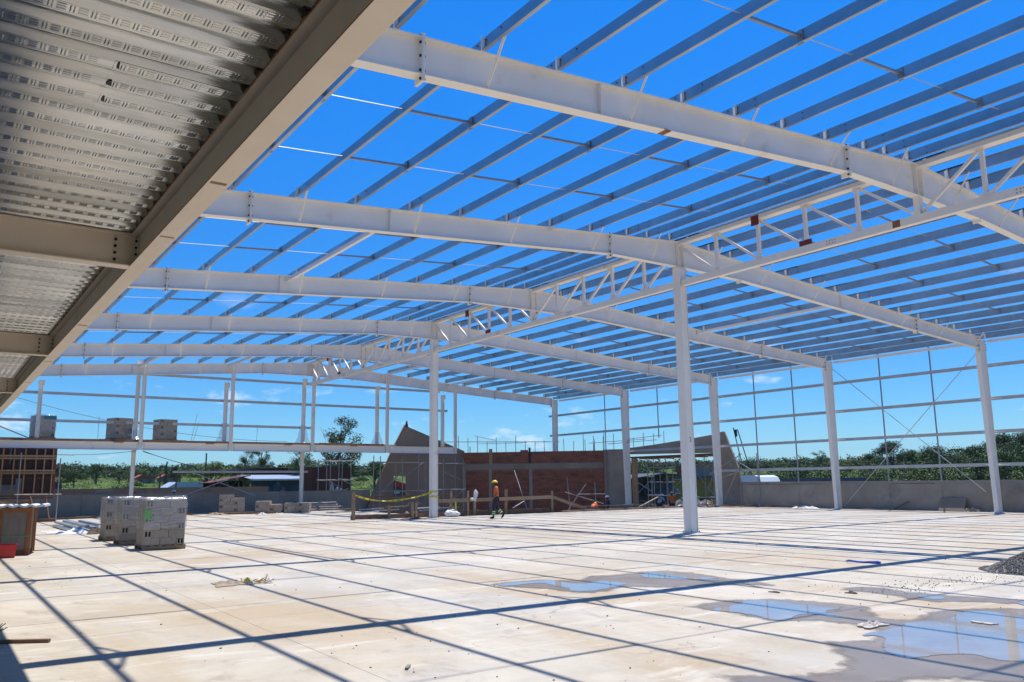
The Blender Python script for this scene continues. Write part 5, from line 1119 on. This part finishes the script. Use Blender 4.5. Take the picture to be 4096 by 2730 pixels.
MB().prism([(-13.5, -1), (-12.3, -1), (-12.5, 1.9), (-13.4, 2.05)], 'y', 41.2, 42.6).build('box', 'tarp', t)
t = thing('yellow_shed', 'ochre board shed seen through the entrance scaffold', 'shed', (44, 40, -1))
for i in range(18):
    x = 40.4 + i * .45; MB().box(x, x + .43, 40, 40.04, -1, 1.65).build('board', 'ochre', t)
MB().box(39.8, 49, 39.3, 42, 1.68, 1.95).build('roof', 'tarp', t)
MB().box(45.4, 48.6, 41.5, 43, 1.95, 2.9).build('upper_box', 'conc2', t); MB().box(44.2, 45.2, 41.5, 42.5, 1.95, 3.0).build('red_box', 'rooftile', t)
crumple('tarpaulin', (37.5, 38.5, 0.2), 2.4, 0.6, 2.2, 'tarp', 43, 'dark tarpaulin shelter left of the ochre shed', 'tarpaulin')
crumple('scrap_heap', (36, 33, -0.9), 3.0, 1.0, 1.1, 'bucketgrey', 44, 'jumble of grey and blue material on the ground through the entrance', 'scrap heap')
t = thing('dark_shelter', 'dark tarpaulin shelter on poles seen through the entrance scaffold', 'shelter', (37, 38, -1))
MB().prism([(31.0, 1.7), (35.0, 2.15), (39.7, 1.95), (39.7, 2.02), (35.0, 2.22), (31.0, 1.77)], 'y', 35.5, 39).build('roof', 'tarp', t)
MB().box(31.2, 39.6, 38.8, 38.86, -1, 1.9).build('back_sheet', 'tarp', t)
for x in (31.4, 33.6, 35.6, 37.6, 39.4): MB().tube((x, 35.6, -1), (x + .1, 35.6, 2.0), .05, 6).build('pole', 'tubem', t)
for a, b in (((31.4, .2), (33.6, 1.7)), ((33.6, .6), (31.5, 1.6)), ((35.6, .3), (37.6, 1.8)), ((37.6, .5), (39.4, 1.7))): MB().tube((a[0], 35.5, a[1]), (b[0], 35.5, b[1]), .035, 6).build('brace', 'tubem', t)
q = random.Random(61)
for m_ in ('wood', 'tubem', 'woodd', 'bluegrey'):
    mb = MB()
    for n_ in range(12):
        x = q.uniform(24, 34); y = q.uniform(24, 33); a = q.uniform(0, 3.1); l_ = q.uniform(.8, 2.4); z = q.uniform(-.9, -.3)
        mb.bar((x, y, z), (x + l_ * math.cos(a), y + l_ * math.sin(a), z + q.uniform(-.1, .5)), .16, .08)
    mb.build('site_litter', m_, kind='stuff')
for n_, (x, y, sx) in enumerate(((8.2, 29.0, 1.6), (10.8, 28.2, 1.2), (6.0, 29.5, 1.4), (13.5, 26.0, 1.5))):
    crumple('rubble_heap', (x, y, -1.0), sx, .8, .8, ['bucketgrey', 'rag', 'sand', 'bucketgrey'][n_], 70 + n_, ['grey rubble heap in the excavation below the brick wall', 'dark heap in the excavation left of the worker', 'sandy heap in the excavation behind the caution tape', 'grey heap in the excavation near the sloping rail'][n_], 'rubble')
t = thing('prop_frame', 'leaning timber props and tubes in the excavation before the brick wall', 'props', (12, 27, -1))
for a, b in (((13.8, 27.0, -1), (14.3, 29.6, 2.4)), ((16.1, 25.6, -1), (16.3, 26.2, 1.9)), ((15.0, 24.8, .9), (17.6, 24.0, .1)), ((15.2, 25.4, -.8), (16.8, 24.8, 1.4)), ((17.5, 24.6, -1), (17.5, 24.7, 1.5)), ((15.8, 24.5, .75), (18.6, 24.6, .72))): MB().tube(a, b, .035, 6).build('prop', 'tubem', t)
t = thing('bus', 'white roofed bus parked beyond the low right wall', 'bus', (40, 29, -1))
MB().box(38.8, 41.2, 27.7, 31.3, -0.5, 0.9).build('body', 'vanwhite', t); MB().box(38.82, 41.18, 27.72, 31.28, 0.905, 1.35).build('windows', 'glass', t)
MB().prism([(27.6, 1.36), (31.4, 1.36), (31.2, 1.75), (30.7, 1.92), (28.3, 1.92), (27.8, 1.75)], 'x', 38.7, 41.3).build('roof', 'vanwhite', t)
for y in (28.5, 30.5): MB().tube((38.7, y, -0.55), (39.0, y, -0.55), .45, 14).build('wheel', 'dark', t)
t = thing('low_building', 'long low grey building right of the white bus', 'building', (42, 24, -1))
MB().box(41.5, 44, 21.6, 27.2, -1, 1.35).build('wall', 'conc2', t); MB().box(41.2, 44.3, 21.4, 27.4, 1.36, 1.62).build('roof', 'bluegrey', t)
for y in (22.2, 23.2, 24.2, 25.4): MB().box(41.45, 41.495, y, y + .5, .6, 1.1).build('window', 'glass', t)
t = thing('pickup_truck', 'dark red and white vehicle seen through the hole in the concrete panel', 'vehicle', (14, 46, -1))
MB().prism([(12.8, -.3), (15.4, -.3), (15.4, .8), (14.6, 1.0), (14.2, 1.5), (12.8, 1.5)], 'y', 46, 47.6).build('body', 'tarp', t); MB().bar((12.9, 45.9, 1.75), (15.0, 45.9, 1.15), .05, .42).build('red_cover', 'red', t); MB().box(13.3, 13.8, 45.95, 45.995, .75, 1.0).build('window', 'sheet', t)
for x in (13.5, 14.8): MB().tube((x, 45.9, -.5), (x, 46.2, -.5), .4, 12).build('wheel', 'dark', t)
t = thing('utility_mast', 'thin dark mast with fittings beyond the sloping fin', 'mast', (45, 34, -1))
MB().tube((45.3, 34, -1), (44.9, 35.4, 6.6), .05, 6).build('pole', 'cable', t); MB().tube((45.3, 32.9, -1), (44.9, 34.9, 6.4), .05, 6).build('pole', 'cable', t)
MB().box(44.85, 44.95, 35.0, 35.25, 5.7, 6.4).build('fitting', 'cable', t)

# ------------------------------------------------------------------ vegetation
def leafcloud(name, clumps, nper, size, m, seed, squash=1.0):
    r = np.random.default_rng(seed); C_ = np.array(clumps); n = len(C_) * nper
    idx = np.repeat(np.arange(len(C_)), nper)
    d = r.normal(size=(n, 3)); d /= np.linalg.norm(d, axis=1)[:, None]; rad = C_[idx, 3] * r.random(n) ** 0.45
    c = C_[idx, :3] + d * rad[:, None] * np.array([1, 1, squash])
    nrm = d * 0.8 + r.normal(size=(n, 3)) * 0.6 + np.array([0, 0, .3]); nrm /= np.linalg.norm(nrm, axis=1)[:, None]
    t1 = np.cross(nrm, r.normal(size=(n, 3))); t1 /= np.linalg.norm(t1, axis=1)[:, None]; t2 = np.cross(nrm, t1)
    s = size * r.uniform(.55, 1.3, n)[:, None]
    v = np.stack([c - t1 * s, c - t2 * s * .55, c + t1 * s, c + t2 * s * .55], 1).reshape(-1, 3)
    me = bpy.data.meshes.new(name); me.vertices.add(n * 4); me.vertices.foreach_set('co', v.ravel()); me.loops.add(n * 4); me.loops.foreach_set('vertex_index', np.arange(n * 4)); me.polygons.add(n)
    me.polygons.foreach_set('loop_start', np.arange(0, n * 4, 4)); me.update(calc_edges=True); me.materials.append(M[m]); return me
def treemesh(seed, h, w, kind, m):
    q = random.Random(seed); tr = MB(); cl = []
    if kind == 'round':
        th = h * 0.3; tr.tube((0, 0, 0), (0.02 * h, 0, th), 0.035 * h, 7, 0.025 * h)
        for i in range(20):
            a = q.uniform(0, 6.28); e = q.uniform(-.25, 1.4); R = w / 2 * q.uniform(.45, .95); p = (R * math.cos(a) * math.cos(e), R * math.sin(a) * math.cos(e), th + (h - th) * .42 + (h - th) * .48 * math.sin(e) * q.uniform(.7, 1.0))
            tr.tube((0.02 * h, 0, th * .9), p, 0.012 * h, 5, 0.003 * h); cl.append((*p, w * q.uniform(.13, .22)))
    elif kind == 'loose':
        pts = [(0, 0, 0), (.03 * h, 0, h * .35), (-.02 * h, .01 * h, h * .65), (.02 * h, 0, h * .92)]
        for a, b, r in zip(pts, pts[1:], (.02, .015, .009)): tr.tube(a, b, r * h, 6, r * h * .7)
        for i in range(34):
            f = q.uniform(.34, 1.0); a = q.uniform(0, 6.28); R = w / 2 * q.uniform(.25, 1.0) * (1.1 - .55 * abs(f - .65) * 2); z = h * f; p = (R * math.cos(a), R * math.sin(a), z + q.uniform(0, .06) * h)
            tr.tube((0, 0, z * .82), p, .006 * h, 4, .002 * h); cl.append((*p, w * q.uniform(.13, .24)))
    elif kind == 'column':
        tr.tube((0, 0, 0), (0, 0, h * .9), .02 * h, 6, .005 * h)
        for i in range(18): f = i / 17; cl.append((q.uniform(-.1, .1) * w, q.uniform(-.1, .1) * w, h * (.1 + .86 * f), w * .5 * (1.05 - f * .75)))
    elif kind == 'palm':
        tr.tube((0, 0, 0), (0.03 * h, 0, h * .8), .02 * h, 6, .014 * h)
        for i in range(12):
            a = i / 12 * 6.28
            for k in range(5): f = (k + 1) / 5; cl.append((w / 2 * f * math.cos(a) + .03 * h, w / 2 * f * math.sin(a), h * .84 + h * .14 * math.sin(f * 2.6) - .04 * h * f, w * .05))
    elif kind == 'bush':
        for i in range(5): tr.tube((0, 0, 0), (q.uniform(-.3, .3) * w, q.uniform(-.3, .3) * w, h * .6), .02 * h, 4, .006 * h)
        for i in range(14): a = q.uniform(0, 6.28); R = w / 2 * math.sqrt(q.random()) * .9; cl.append((R * math.cos(a), R * math.sin(a), h * q.uniform(.25, .8), w * q.uniform(.14, .24)))
    ms_ = tr.mesh('trunk'); ms_.materials.append(M['bark'])
    dens = {'round': 330, 'loose': 190, 'column': 220, 'palm': 30, 'bush': 260}[kind]
    sz = {'round': .019, 'loose': .024, 'column': .04, 'palm': .05, 'bush': .026}[kind] * w
    return ms_, leafcloud('crown', cl, dens, sz, m, seed, .8)
KINDS = {}
for nm, kd, m_, hh, ww in (('roundA', 'round', 'leafA', 6, 5), ('roundB', 'round', 'leafB', 6, 5.5), ('roundC', 'round', 'leafC', 6, 5), ('roundD', 'round', 'leafA', 6, 6.5), ('looseA', 'loose', 'leafC', 7, 3.4), ('looseB', 'loose', 'leafB', 7, 3.0), ('cyp', 'column', 'leafA', 6, 1.2), ('palm', 'palm', 'leafB', 6, 3), ('bushA', 'bush', 'leafB', 2, 3), ('bushB', 'bush', 'leafA', 2.2, 3), ('bushC', 'bush', 'leafD', 1.6, 3)):
    KINDS[nm] = (*treemesh(hash(nm) % 1 + len(KINDS) * 7 + 3, hh, ww, kd, m_), hh, ww)
def plant(nm, x, y, ztop_, w, lab, cat='tree', name='tree', grp=None):
    tr, cr, hh, ww = KINDS[nm]; z0 = gz(x, y) - 0.05; h = max(0.8, ztop_ - z0)
    t = thing(name, lab, cat, (x, y, z0), grp, rnd.uniform(0, 6.28))
    sc = (w / ww, w / ww, h / hh)
    inst('trunk', tr, t, scale=sc); inst('crown', cr, t, scale=sc)
LT = [('looseA', 10.4, 50.8, 6.8, 3.8, 'tall loose olive tree rising above the far floor beam behind the rusty fence'), ('looseB', 8.8, 67.4, 5.4, 2.2, 'slender leafy tree right of the thin dark pole'), ('looseA', 7.4, 67.9, 4.9, 2.2, 'thin pale olive tree left of the slender leafy tree'),
      ('looseB', 10.8, 61.4, 5.3, 2.9, 'tree partly hidden by the right rear post'), ('roundB', 9.4, 88.1, 4.7, 6.4, 'broad rounded mid green tree behind the crossed tubes'), ('roundC', 9.9, 77.6, 4.1, 2.8, 'small olive tree between the broad tree and the slender tree'),
      ('roundA', 5.9, 150.1, 5.7, 3.8, 'dark round topped tree alone on the field skyline at left'), ('roundA', -3.3, 121, 5.0, 3.2, 'dark tree close to the right side of the formwork panel'), ('roundD', -0.2, 130.7, 4.3, 3.4, 'low dark tree between the formwork panel and the lone round tree'),
      ('cyp', 13.1, 128.4, 5.7, 1.1, 'narrow cypress on the field skyline'), ('roundA', 14.4, 128.1, 4.8, 1.9, 'small dark tree right of the narrow cypress'), ('roundB', 14.9, 158.7, 5.2, 4.4, 'mid green tree behind the red roofed houses'), ('roundA', 9.7, 149.5, 4.5, 3.6, 'dark low tree right of the lone round tree'),
      ('roundA', 37.1, 99, 4.9, 4.2, 'dark tree behind the open scaffold left of the pointed panel'), ('roundB', 43.3, 107.1, 4.8, 3.6, 'green tree close to the edge of the pointed panel')]
for a in LT: plant(*a)
RT_ = [('roundD', 154.4, 116.8, 5.9, 9, 'wide dark tree at the left end of the right hand tree line'), ('roundA', 158.7, 111, 6.2, 9, 'wide dark tree second from the left of the right hand tree line'), ('looseB', 129, 83.7, 6.8, 3.6, 'lone open crowned tree poking above the tree line left of the braced bay'),
       ('roundB', 123.8, 73.4, 5.3, 5.5, 'mid green tree just right of the column by the braced bay'), ('roundA', 125.5, 70.8, 6.0, 5, 'dark domed tree left of the tallest tree in the braced bay'), ('roundA', 110.4, 57, 7.4, 6.4, 'tallest dark tree seen in the braced bay'),
       ('roundB', 112, 54.1, 6.2, 5.2, 'light green tree right of the tallest tree in the braced bay'), ('roundA', 113.4, 51.5, 6.4, 4.8, 'dark tree behind the crossing of the right sag bar'), ('palm', 114.9, 48.7, 6.1, 2.6, 'small palm standing on the right hand tree line'),
       ('roundD', 106.9, 42.2, 5.9, 6.5, 'broad dark tree left of the right edge column'), ('roundA', 99.2, 35.1, 7.2, 7, 'big dark tree right of the right edge column'), ('roundA', 90.9, 29, 6.8, 5.5, 'dark tree at the right edge of the picture'), ('roundB', 80.8, 27.3, 4.8, 6, 'mid green tree low in front of the big dark trees')]
for a in RT_: plant(*a)
q = random.Random(21)
# filler wood on the right hand slope and mid-distance shrubs: masses nobody could count
def mass(name, seed, n, a0, a1, d0, d1, h0, h1, w0, w1, m, dens, size):
    q = random.Random(seed); cl = []
    for i in range(n):
        a = math.radians(q.uniform(a0, a1)); D = d0 + (d1 - d0) * q.random(); x = CAM[0] + D * math.cos(a); y = CAM[1] + D * math.sin(a)
        h = q.uniform(h0, h1); w = q.uniform(w0, w1); z0 = gz(x, y)
        for k in range(9):
            b = q.uniform(0, 6.28); R = w / 2 * math.sqrt(q.random()) * .8; f = q.uniform(.12, .85); cl.append((x + R * math.cos(b) * (1.1 - f * .5), y + R * math.sin(b) * (1.1 - f * .5), z0 + h * f, w * q.uniform(.10, .20)))
    me = leafcloud(name, cl, dens, size, m, seed, .75); o = bpy.data.objects.new(name, me); COL.objects.link(o); o['kind'] = 'stuff'
mass('woodland_belt', 31, 24, 28, 38.2, 100, 150, 2.2, 4.6, 4, 9, 'leafA', 210, .10)
mass('woodland_belt', 32, 14, 28, 38.2, 90, 120, 1.6, 3.2, 4, 6, 'leafB', 210, .10)
mass('woodland_belt', 38, 24, 18, 29, 90, 130, 3.6, 6.8, 5, 9, 'leafA', 210, .10)
mass('woodland_belt', 39, 12, 18, 29, 78, 100, 2.2, 4.0, 4, 7, 'leafB', 210, .10)
mass('woodland_belt', 40, 9, 18, 38, 78, 100, 1.6, 3.4, 4, 7, 'leafC', 210, .10)
mass('bush_belt', 33, 40, 18, 37.5, 60, 84, 1.0, 2.2, 3, 6, 'leafB', 150, .09)
mass('bush_belt', 34, 22, 18, 37.5, 58, 80, 0.8, 1.7, 3, 5, 'leafD', 130, .09)
mass('bush_belt', 35, 30, 40, 52, 150, 230, 1.2, 2.6, 4, 8, 'leafA', 120, .14)
mass('field_shrubs', 36, 22, 63, 88, 180, 225, 1.2, 2.4, 4, 8, 'leafA', 120, .14)
mass('field_shrubs', 37, 12, 63, 88, 120, 180, .6, 1.2, 2.5, 5, 'leafB', 120, .12)
# grass tufts as ground cover over the field
r = np.random.default_rng(4); cl = []
for i in range(2200):
    a = math.radians(r.uniform(56, 92)); D = 62 + 170 * r.random() ** 1.3; x = CAM[0] + D * math.cos(a); y = CAM[1] + D * math.sin(a); cl.append((x, y, gz(x, y) + .1, r.uniform(.5, 1.5)))
for i in range(1100):
    a = math.radians(r.uniform(20, 56)); D = 56 + 90 * r.random(); x = CAM[0] + D * math.cos(a); y = CAM[1] + D * math.sin(a); cl.append((x, y, gz(x, y) + .1, r.uniform(.5, 1.3)))
me = leafcloud('grass_cover', cl, 30, .13, 'leafD', 5, .35); o = bpy.data.objects.new('grass_cover', me); COL.objects.link(o); o['kind'] = 'stuff'
# distant wood reading as one mass
cl = []
for i in range(2600):
    a = math.radians(r.uniform(10, 95)); D = r.uniform(215, 330); x = CAM[0] + D * math.cos(a); y = CAM[1] + D * math.sin(a); cl.append((x, y, gz(x, y) + r.uniform(.1, 2.0), r.uniform(.8, 2.8)))
me = leafcloud('distant_woodland', cl, 60, .32, 'leafA', 6, .6); o = bpy.data.objects.new('distant_woodland', me); COL.objects.link(o); o['kind'] = 'stuff'

# ------------------------------------------------------------------ haze
o = MB().box(-4400, 4400, -4400, 4400, -3.2, 175).build('haze', 'white', kind='stuff'); o.data.materials.clear()
hm = bpy.data.materials.new('air'); hm.use_nodes = True; hm.node_tree.nodes.clear(); ho = hm.node_tree.nodes.new('ShaderNodeOutputMaterial'); hv = hm.node_tree.nodes.new('ShaderNodeVolumePrincipled')
hv.inputs['Color'].default_value = (0.66, 0.80, 1.0, 1); hv.inputs['Density'].default_value = 0.00010; hv.inputs['Anisotropy'].default_value = 0.2
hm.node_tree.links.new(hv.outputs[0], ho.inputs['Volume']); o.data.materials.append(hm)

# ------------------------------------------------------------------ people
def skinmesh(name, verts, edges, radii, m, parent, sub=2, root=0):
    me = bpy.data.meshes.new(name); me.from_pydata(verts, edges, []); me.materials.append(M[m])
    o = bpy.data.objects.new(name, me); COL.objects.link(o); o.parent = parent
    sk = o.modifiers.new('skin', 'SKIN'); sk.use_smooth_shade = True
    if not me.skin_vertices: me.skin_vertices.new() if hasattr(me.skin_vertices, 'new') else None
    for i, rr in enumerate(radii):
        me.skin_vertices[0].data[i].radius = (rr, rr) if not isinstance(rr, tuple) else rr
        me.skin_vertices[0].data[i].use_root = (i == root)
    sb = o.modifiers.new('sub', 'SUBSURF'); sb.levels = sub; sb.render_levels = sub
    return o
def person(label, loc, heading, pose, shirt, trouser, hat, bands=False, scale=1.0, detail=True, group=None):
    # local axes: +y forward, +x right, z up
    t = thing('person', label, 'person', loc, group, heading); t.scale = (scale,) * 3
    P = dict(pel=(0, 0, .90), wai=(0, .0, 1.02), che=(0, .01, 1.24), nkb=(0, 0, 1.40), nk=(0, .015, 1.455), hd=(0, .03, 1.55), tp=(0, .03, 1.63),
             sl=(-.17, 0, 1.36), el=(-.21, -.02, 1.10), wl=(-.20, .08, .88), sr=(.17, 0, 1.36), er=(.21, -.03, 1.10), wr=(.20, .05, .88),
             hl=(-.09, 0, .86), kl=(-.09, .12, .48), al=(-.09, .10, .09), hr=(.09, 0, .86), kr=(.09, .02, .47), ar=(.09, -.22, .14)); P.update(pose)
    G = lambda *k: [Vector(P[a]) for a in k]
    names = ['pel', 'wai', 'che', 'nkb', 'nk', 'hd', 'tp', 'sl', 'el', 'wl', 'sr', 'er', 'wr', 'hl', 'kl', 'al', 'hr', 'kr', 'ar']
    rad = [.115, .11, .125, .07, .052, .082, .055, .052, .042, .028, .052, .042, .028, .082, .055, .038, .082, .055, .038]
    E_ = [(0, 1), (1, 2), (2, 3), (3, 4), (4, 5), (5, 6), (3, 7), (7, 8), (8, 9), (3, 10), (10, 11), (11, 12), (0, 13), (13, 14), (14, 15), (0, 16), (16, 17), (17, 18)]
    V_ = [Vector(P[n]) for n in names]
    for s, w, e in ((-1, 9, 8), (1, 12, 11)):      # palm, thumb and four fingers on each hand
        wv, ev = V_[w], V_[e]; d = (wv - ev).normalized(); fwd_ = Vector((0, 1, 0)); side = d.cross(Vector((s, 0, 0))).normalized()
        if side.y < 0: side = -side
        palm = wv + d * .06; V_.append(palm); rad.append((.034, .018)); pi = len(V_) - 1; E_.append((w, pi))
        for k in range(4):
            b = wv + d * .085 + side * (.027 - .018 * k); tip = b + d * (.055, .068, .06, .045)[k] * .7 - Vector((s, 0, 0)) * .012; t2 = tip + d * .02 - Vector((s, 0, 0)) * .015
            i0 = len(V_); V_ += [b, tip, t2]; rad += [.0095, .008, .007]; E_ += [(pi, i0), (i0, i0 + 1), (i0 + 1, i0 + 2)]
        b = wv + d * .03 + side * .03; tip = b + d * .035 + side * .025; i0 = len(V_); V_ += [b, tip]; rad += [.011, .009]; E_ += [(pi, i0), (i0, i0 + 1)]
    nose = Vector(P['hd']) + Vector((0, .088, -.005)); i0 = len(V_); V_.append(nose); rad.append(.014); E_.append((5, i0))
    skinmesh('body', [tuple(v) for v in V_], E_, rad, 'skin', t, 2)
    def chain(name, ks, rs, m, sub=2, extra=None):
        vs = [tuple(P[k]) for k in ks[0]]; return vs
    # shirt: torso and short sleeves
    el_ = lambda a, b, f: tuple(Vector(P[a]).lerp(Vector(P[b]), f))
    vs = [el_('pel', 'wai', .2), P['wai'], P['che'], el_('che', 'nkb', .85), P['sl'], el_('sl', 'el', .85), P['sr'], el_('sr', 'er', .85)]
    skinmesh('shirt', vs, [(0, 1), (1, 2), (2, 3), (3, 4), (4, 5), (3, 6), (6, 7)], [(.15, .13), (.14, .12), (.155, .125), (.085, .08), .075, .058, .075, .058], shirt, t, 2)
    vs = [P['pel'], P['hl'], P['kl'], el_('kl', 'al', .92), P['hr'], P['kr'], el_('kr', 'ar', .92)]
    skinmesh('trousers', vs, [(0, 1), (1, 2), (2, 3), (0, 4), (4, 5), (5, 6)], [(.135, .12), .100, .075, .062, .100, .075, .062], trouser, t, 2)
    for s, k in ((-1, 'al'), (1, 'ar')):
        a = Vector(P[k]); kn = Vector(P['kl' if s < 0 else 'kr']); sh = (a - kn).normalized(); f_ = Vector((0, 1, 0)) - sh * sh.y
        if f_.length < .2: f_ = Vector((0, 0, 1))
        f_.normalize(); toe = a + f_ * .17 + sh * .055; heel = a - f_ * .04 + sh * .045
        if toe.z < .03: toe.z = .03
        skinmesh('boot', [tuple(a + Vector((0, 0, .04))), tuple(a + sh * .03), tuple(heel), tuple((a + toe) / 2 + sh * .02), tuple(toe)], [(0, 1), (1, 2), (1, 3), (3, 4)], [.052, .05, .04, .043, .036], 'hair', t, 2)
        if bands:
            for f in (.42, .66):
                c_ = kn.lerp(a, f); m_ = MB().tube(c_ - sh * .028, c_ + sh * .028, .072, 14, .069); me = m_.mesh('reflective_band'); me.materials.append(M['reflect']); inst('reflective_band', me, t)
    hd = Vector(P['hd'])
    hb = MB().blob(hd + Vector((0, -.022, .018)), .098, 3, 14, 9, (.95, 1.0, 1.0), 0.02); me = hb.mesh('hair'); me.materials.append(M['hair']); inst('hair', me, t)
    if detail:
        for s in (-1, 1):
            me = MB().blob(hd + Vector((s * .032, .083, .012)), .011, 3, 8, 6, jit=0).mesh('eye'); me.materials.append(M['sheet']); inst('eye', me, t)
            me = MB().blob(hd + Vector((s * .088, .0, .0)), .024, 3, 8, 6, (.4, .8, 1.2), 0).mesh('ear'); me.materials.append(M['skin']); inst('ear', me, t)
        me = MB().box(hd.x - .024, hd.x + .024, hd.y + .082, hd.y + .09, hd.z - .050, hd.z - .042).mesh('mouth'); me.materials.append(M['redox']); inst('mouth', me, t)
    if hat:
        vs = []; fs = []; n = 18; c_ = hd + Vector((0, .0, .045)); mb = MB()
        for j in range(8):
            ph = math.pi / 2 * j / 7
            for i in range(n): a = 2 * math.pi * i / n; vs.append((c_.x + .118 * math.cos(ph) * math.cos(a), c_.y + .138 * math.cos(ph) * math.sin(a), c_.z + .118 * math.sin(ph)))
        for j in range(7):
            for i in range(n): a = j * n + i; b = j * n + (i + 1) % n; fs.append((a, b, b + n, a + n))
        mb.add(vs, fs); me = mb.mesh('hard_hat'); me.materials.append(M[hat]); me.polygons.foreach_set('use_smooth', [True] * len(me.polygons)); h_ = inst('hard_hat', me, t)
        mb = MB().prism([(c_.x + .10 * math.cos(a) * (1.12), c_.y + (.10 + (.05 if math.sin(a) > 0 else 0)) * math.sin(a) * 1.35) for a in [2 * math.pi * i / 20 for i in range(20)]], 'z', c_.z - .006, c_.z + .004); me = mb.mesh('brim'); me.materials.append(M[hat]); inst('brim', me, h_)
    return t
hw = math.atan2(0.816, 0.578)       # facing the left of the picture
person('worker in orange shirt, navy trousers with lime bands and yellow hard hat walking left', (1.45, 12.9, 0), hw,
       dict(kl=(-.09, .10, .48), al=(-.09, .13, .085), kr=(.09, -.02, .48), ar=(.09, -.30, .17), el=(-.21, -.03, 1.10), wl=(-.18, .12, .90), er=(.22, -.06, 1.11), wr=(.20, -.03, .88), hd=(0, .06, 1.54), tp=(0, .06, 1.62)), 'orange', 'navy', 'hatY', True, 1.0)
def wk(lab, loc, head, sh, hat, pose=None, tr='navy', sc=1.0): person(lab, loc, math.radians(head), pose or {}, sh, tr, hat, False, sc, False, 'workers in the background')
wk('worker in red orange vest and yellow hard hat standing in the entrance opening', (21.2, 21.2, -0.85), -40, 'orange', 'hatY')
wk('worker in pale blue shirt bending in the entrance opening', (20.7, 21.9, -0.85), -80, 'whitecloth', 'hatW', dict(che=(0, .15, 1.2), nkb=(0, .25, 1.3), nk=(0, .30, 1.33), hd=(0, .38, 1.38), tp=(0, .42, 1.44), sl=(-.17, .22, 1.27), sr=(.17, .22, 1.27), el=(-.2, .35, 1.03), er=(.2, .35, 1.03), wl=(-.15, .5, .9), wr=(.15, .5, .9)))
bend = dict(wai=(0, .04, 1.0), che=(0, .25, 1.10), nkb=(0, .38, 1.15), nk=(0, .43, 1.15), hd=(0, .52, 1.14), tp=(0, .59, 1.17), sl=(-.17, .34, 1.12), sr=(.17, .34, 1.12), el=(-.2, .42, .87), er=(.2, .42, .87), wl=(-.15, .52, .66), wr=(.15, .52, .66))
wk('worker in orange shirt bending over in the dark excavation by the concrete corner', (14.5, 21.5, -1.0), -60, 'orange', 'hatO', bend)
wk('dark clothed worker with a white hard hat in the excavation by the concrete corner', (15.6, 21.3, -1.0), 20, 'navy', 'hatW')
for lab, x, hat, sh, z in (('worker whose coral hard hat just shows above the back wall', -0.62, 'hatP', 'orange', -0.45), ('worker whose yellow hard hat just shows above the back wall by the rusty fence', 2.72, 'hatY', 'navy', -0.40),
                           ('worker in orange seen head and shoulders behind the back wall by the left rear post', -9.55, 'hatO', 'orange', -0.30), ('worker whose white hard hat shows above the wrapped plastic stack at the back', -7.3, 'hatW', 'navy', -0.33)):
    wk(lab, (x, 34.4, z), rnd.uniform(-180, 180), sh, hat)
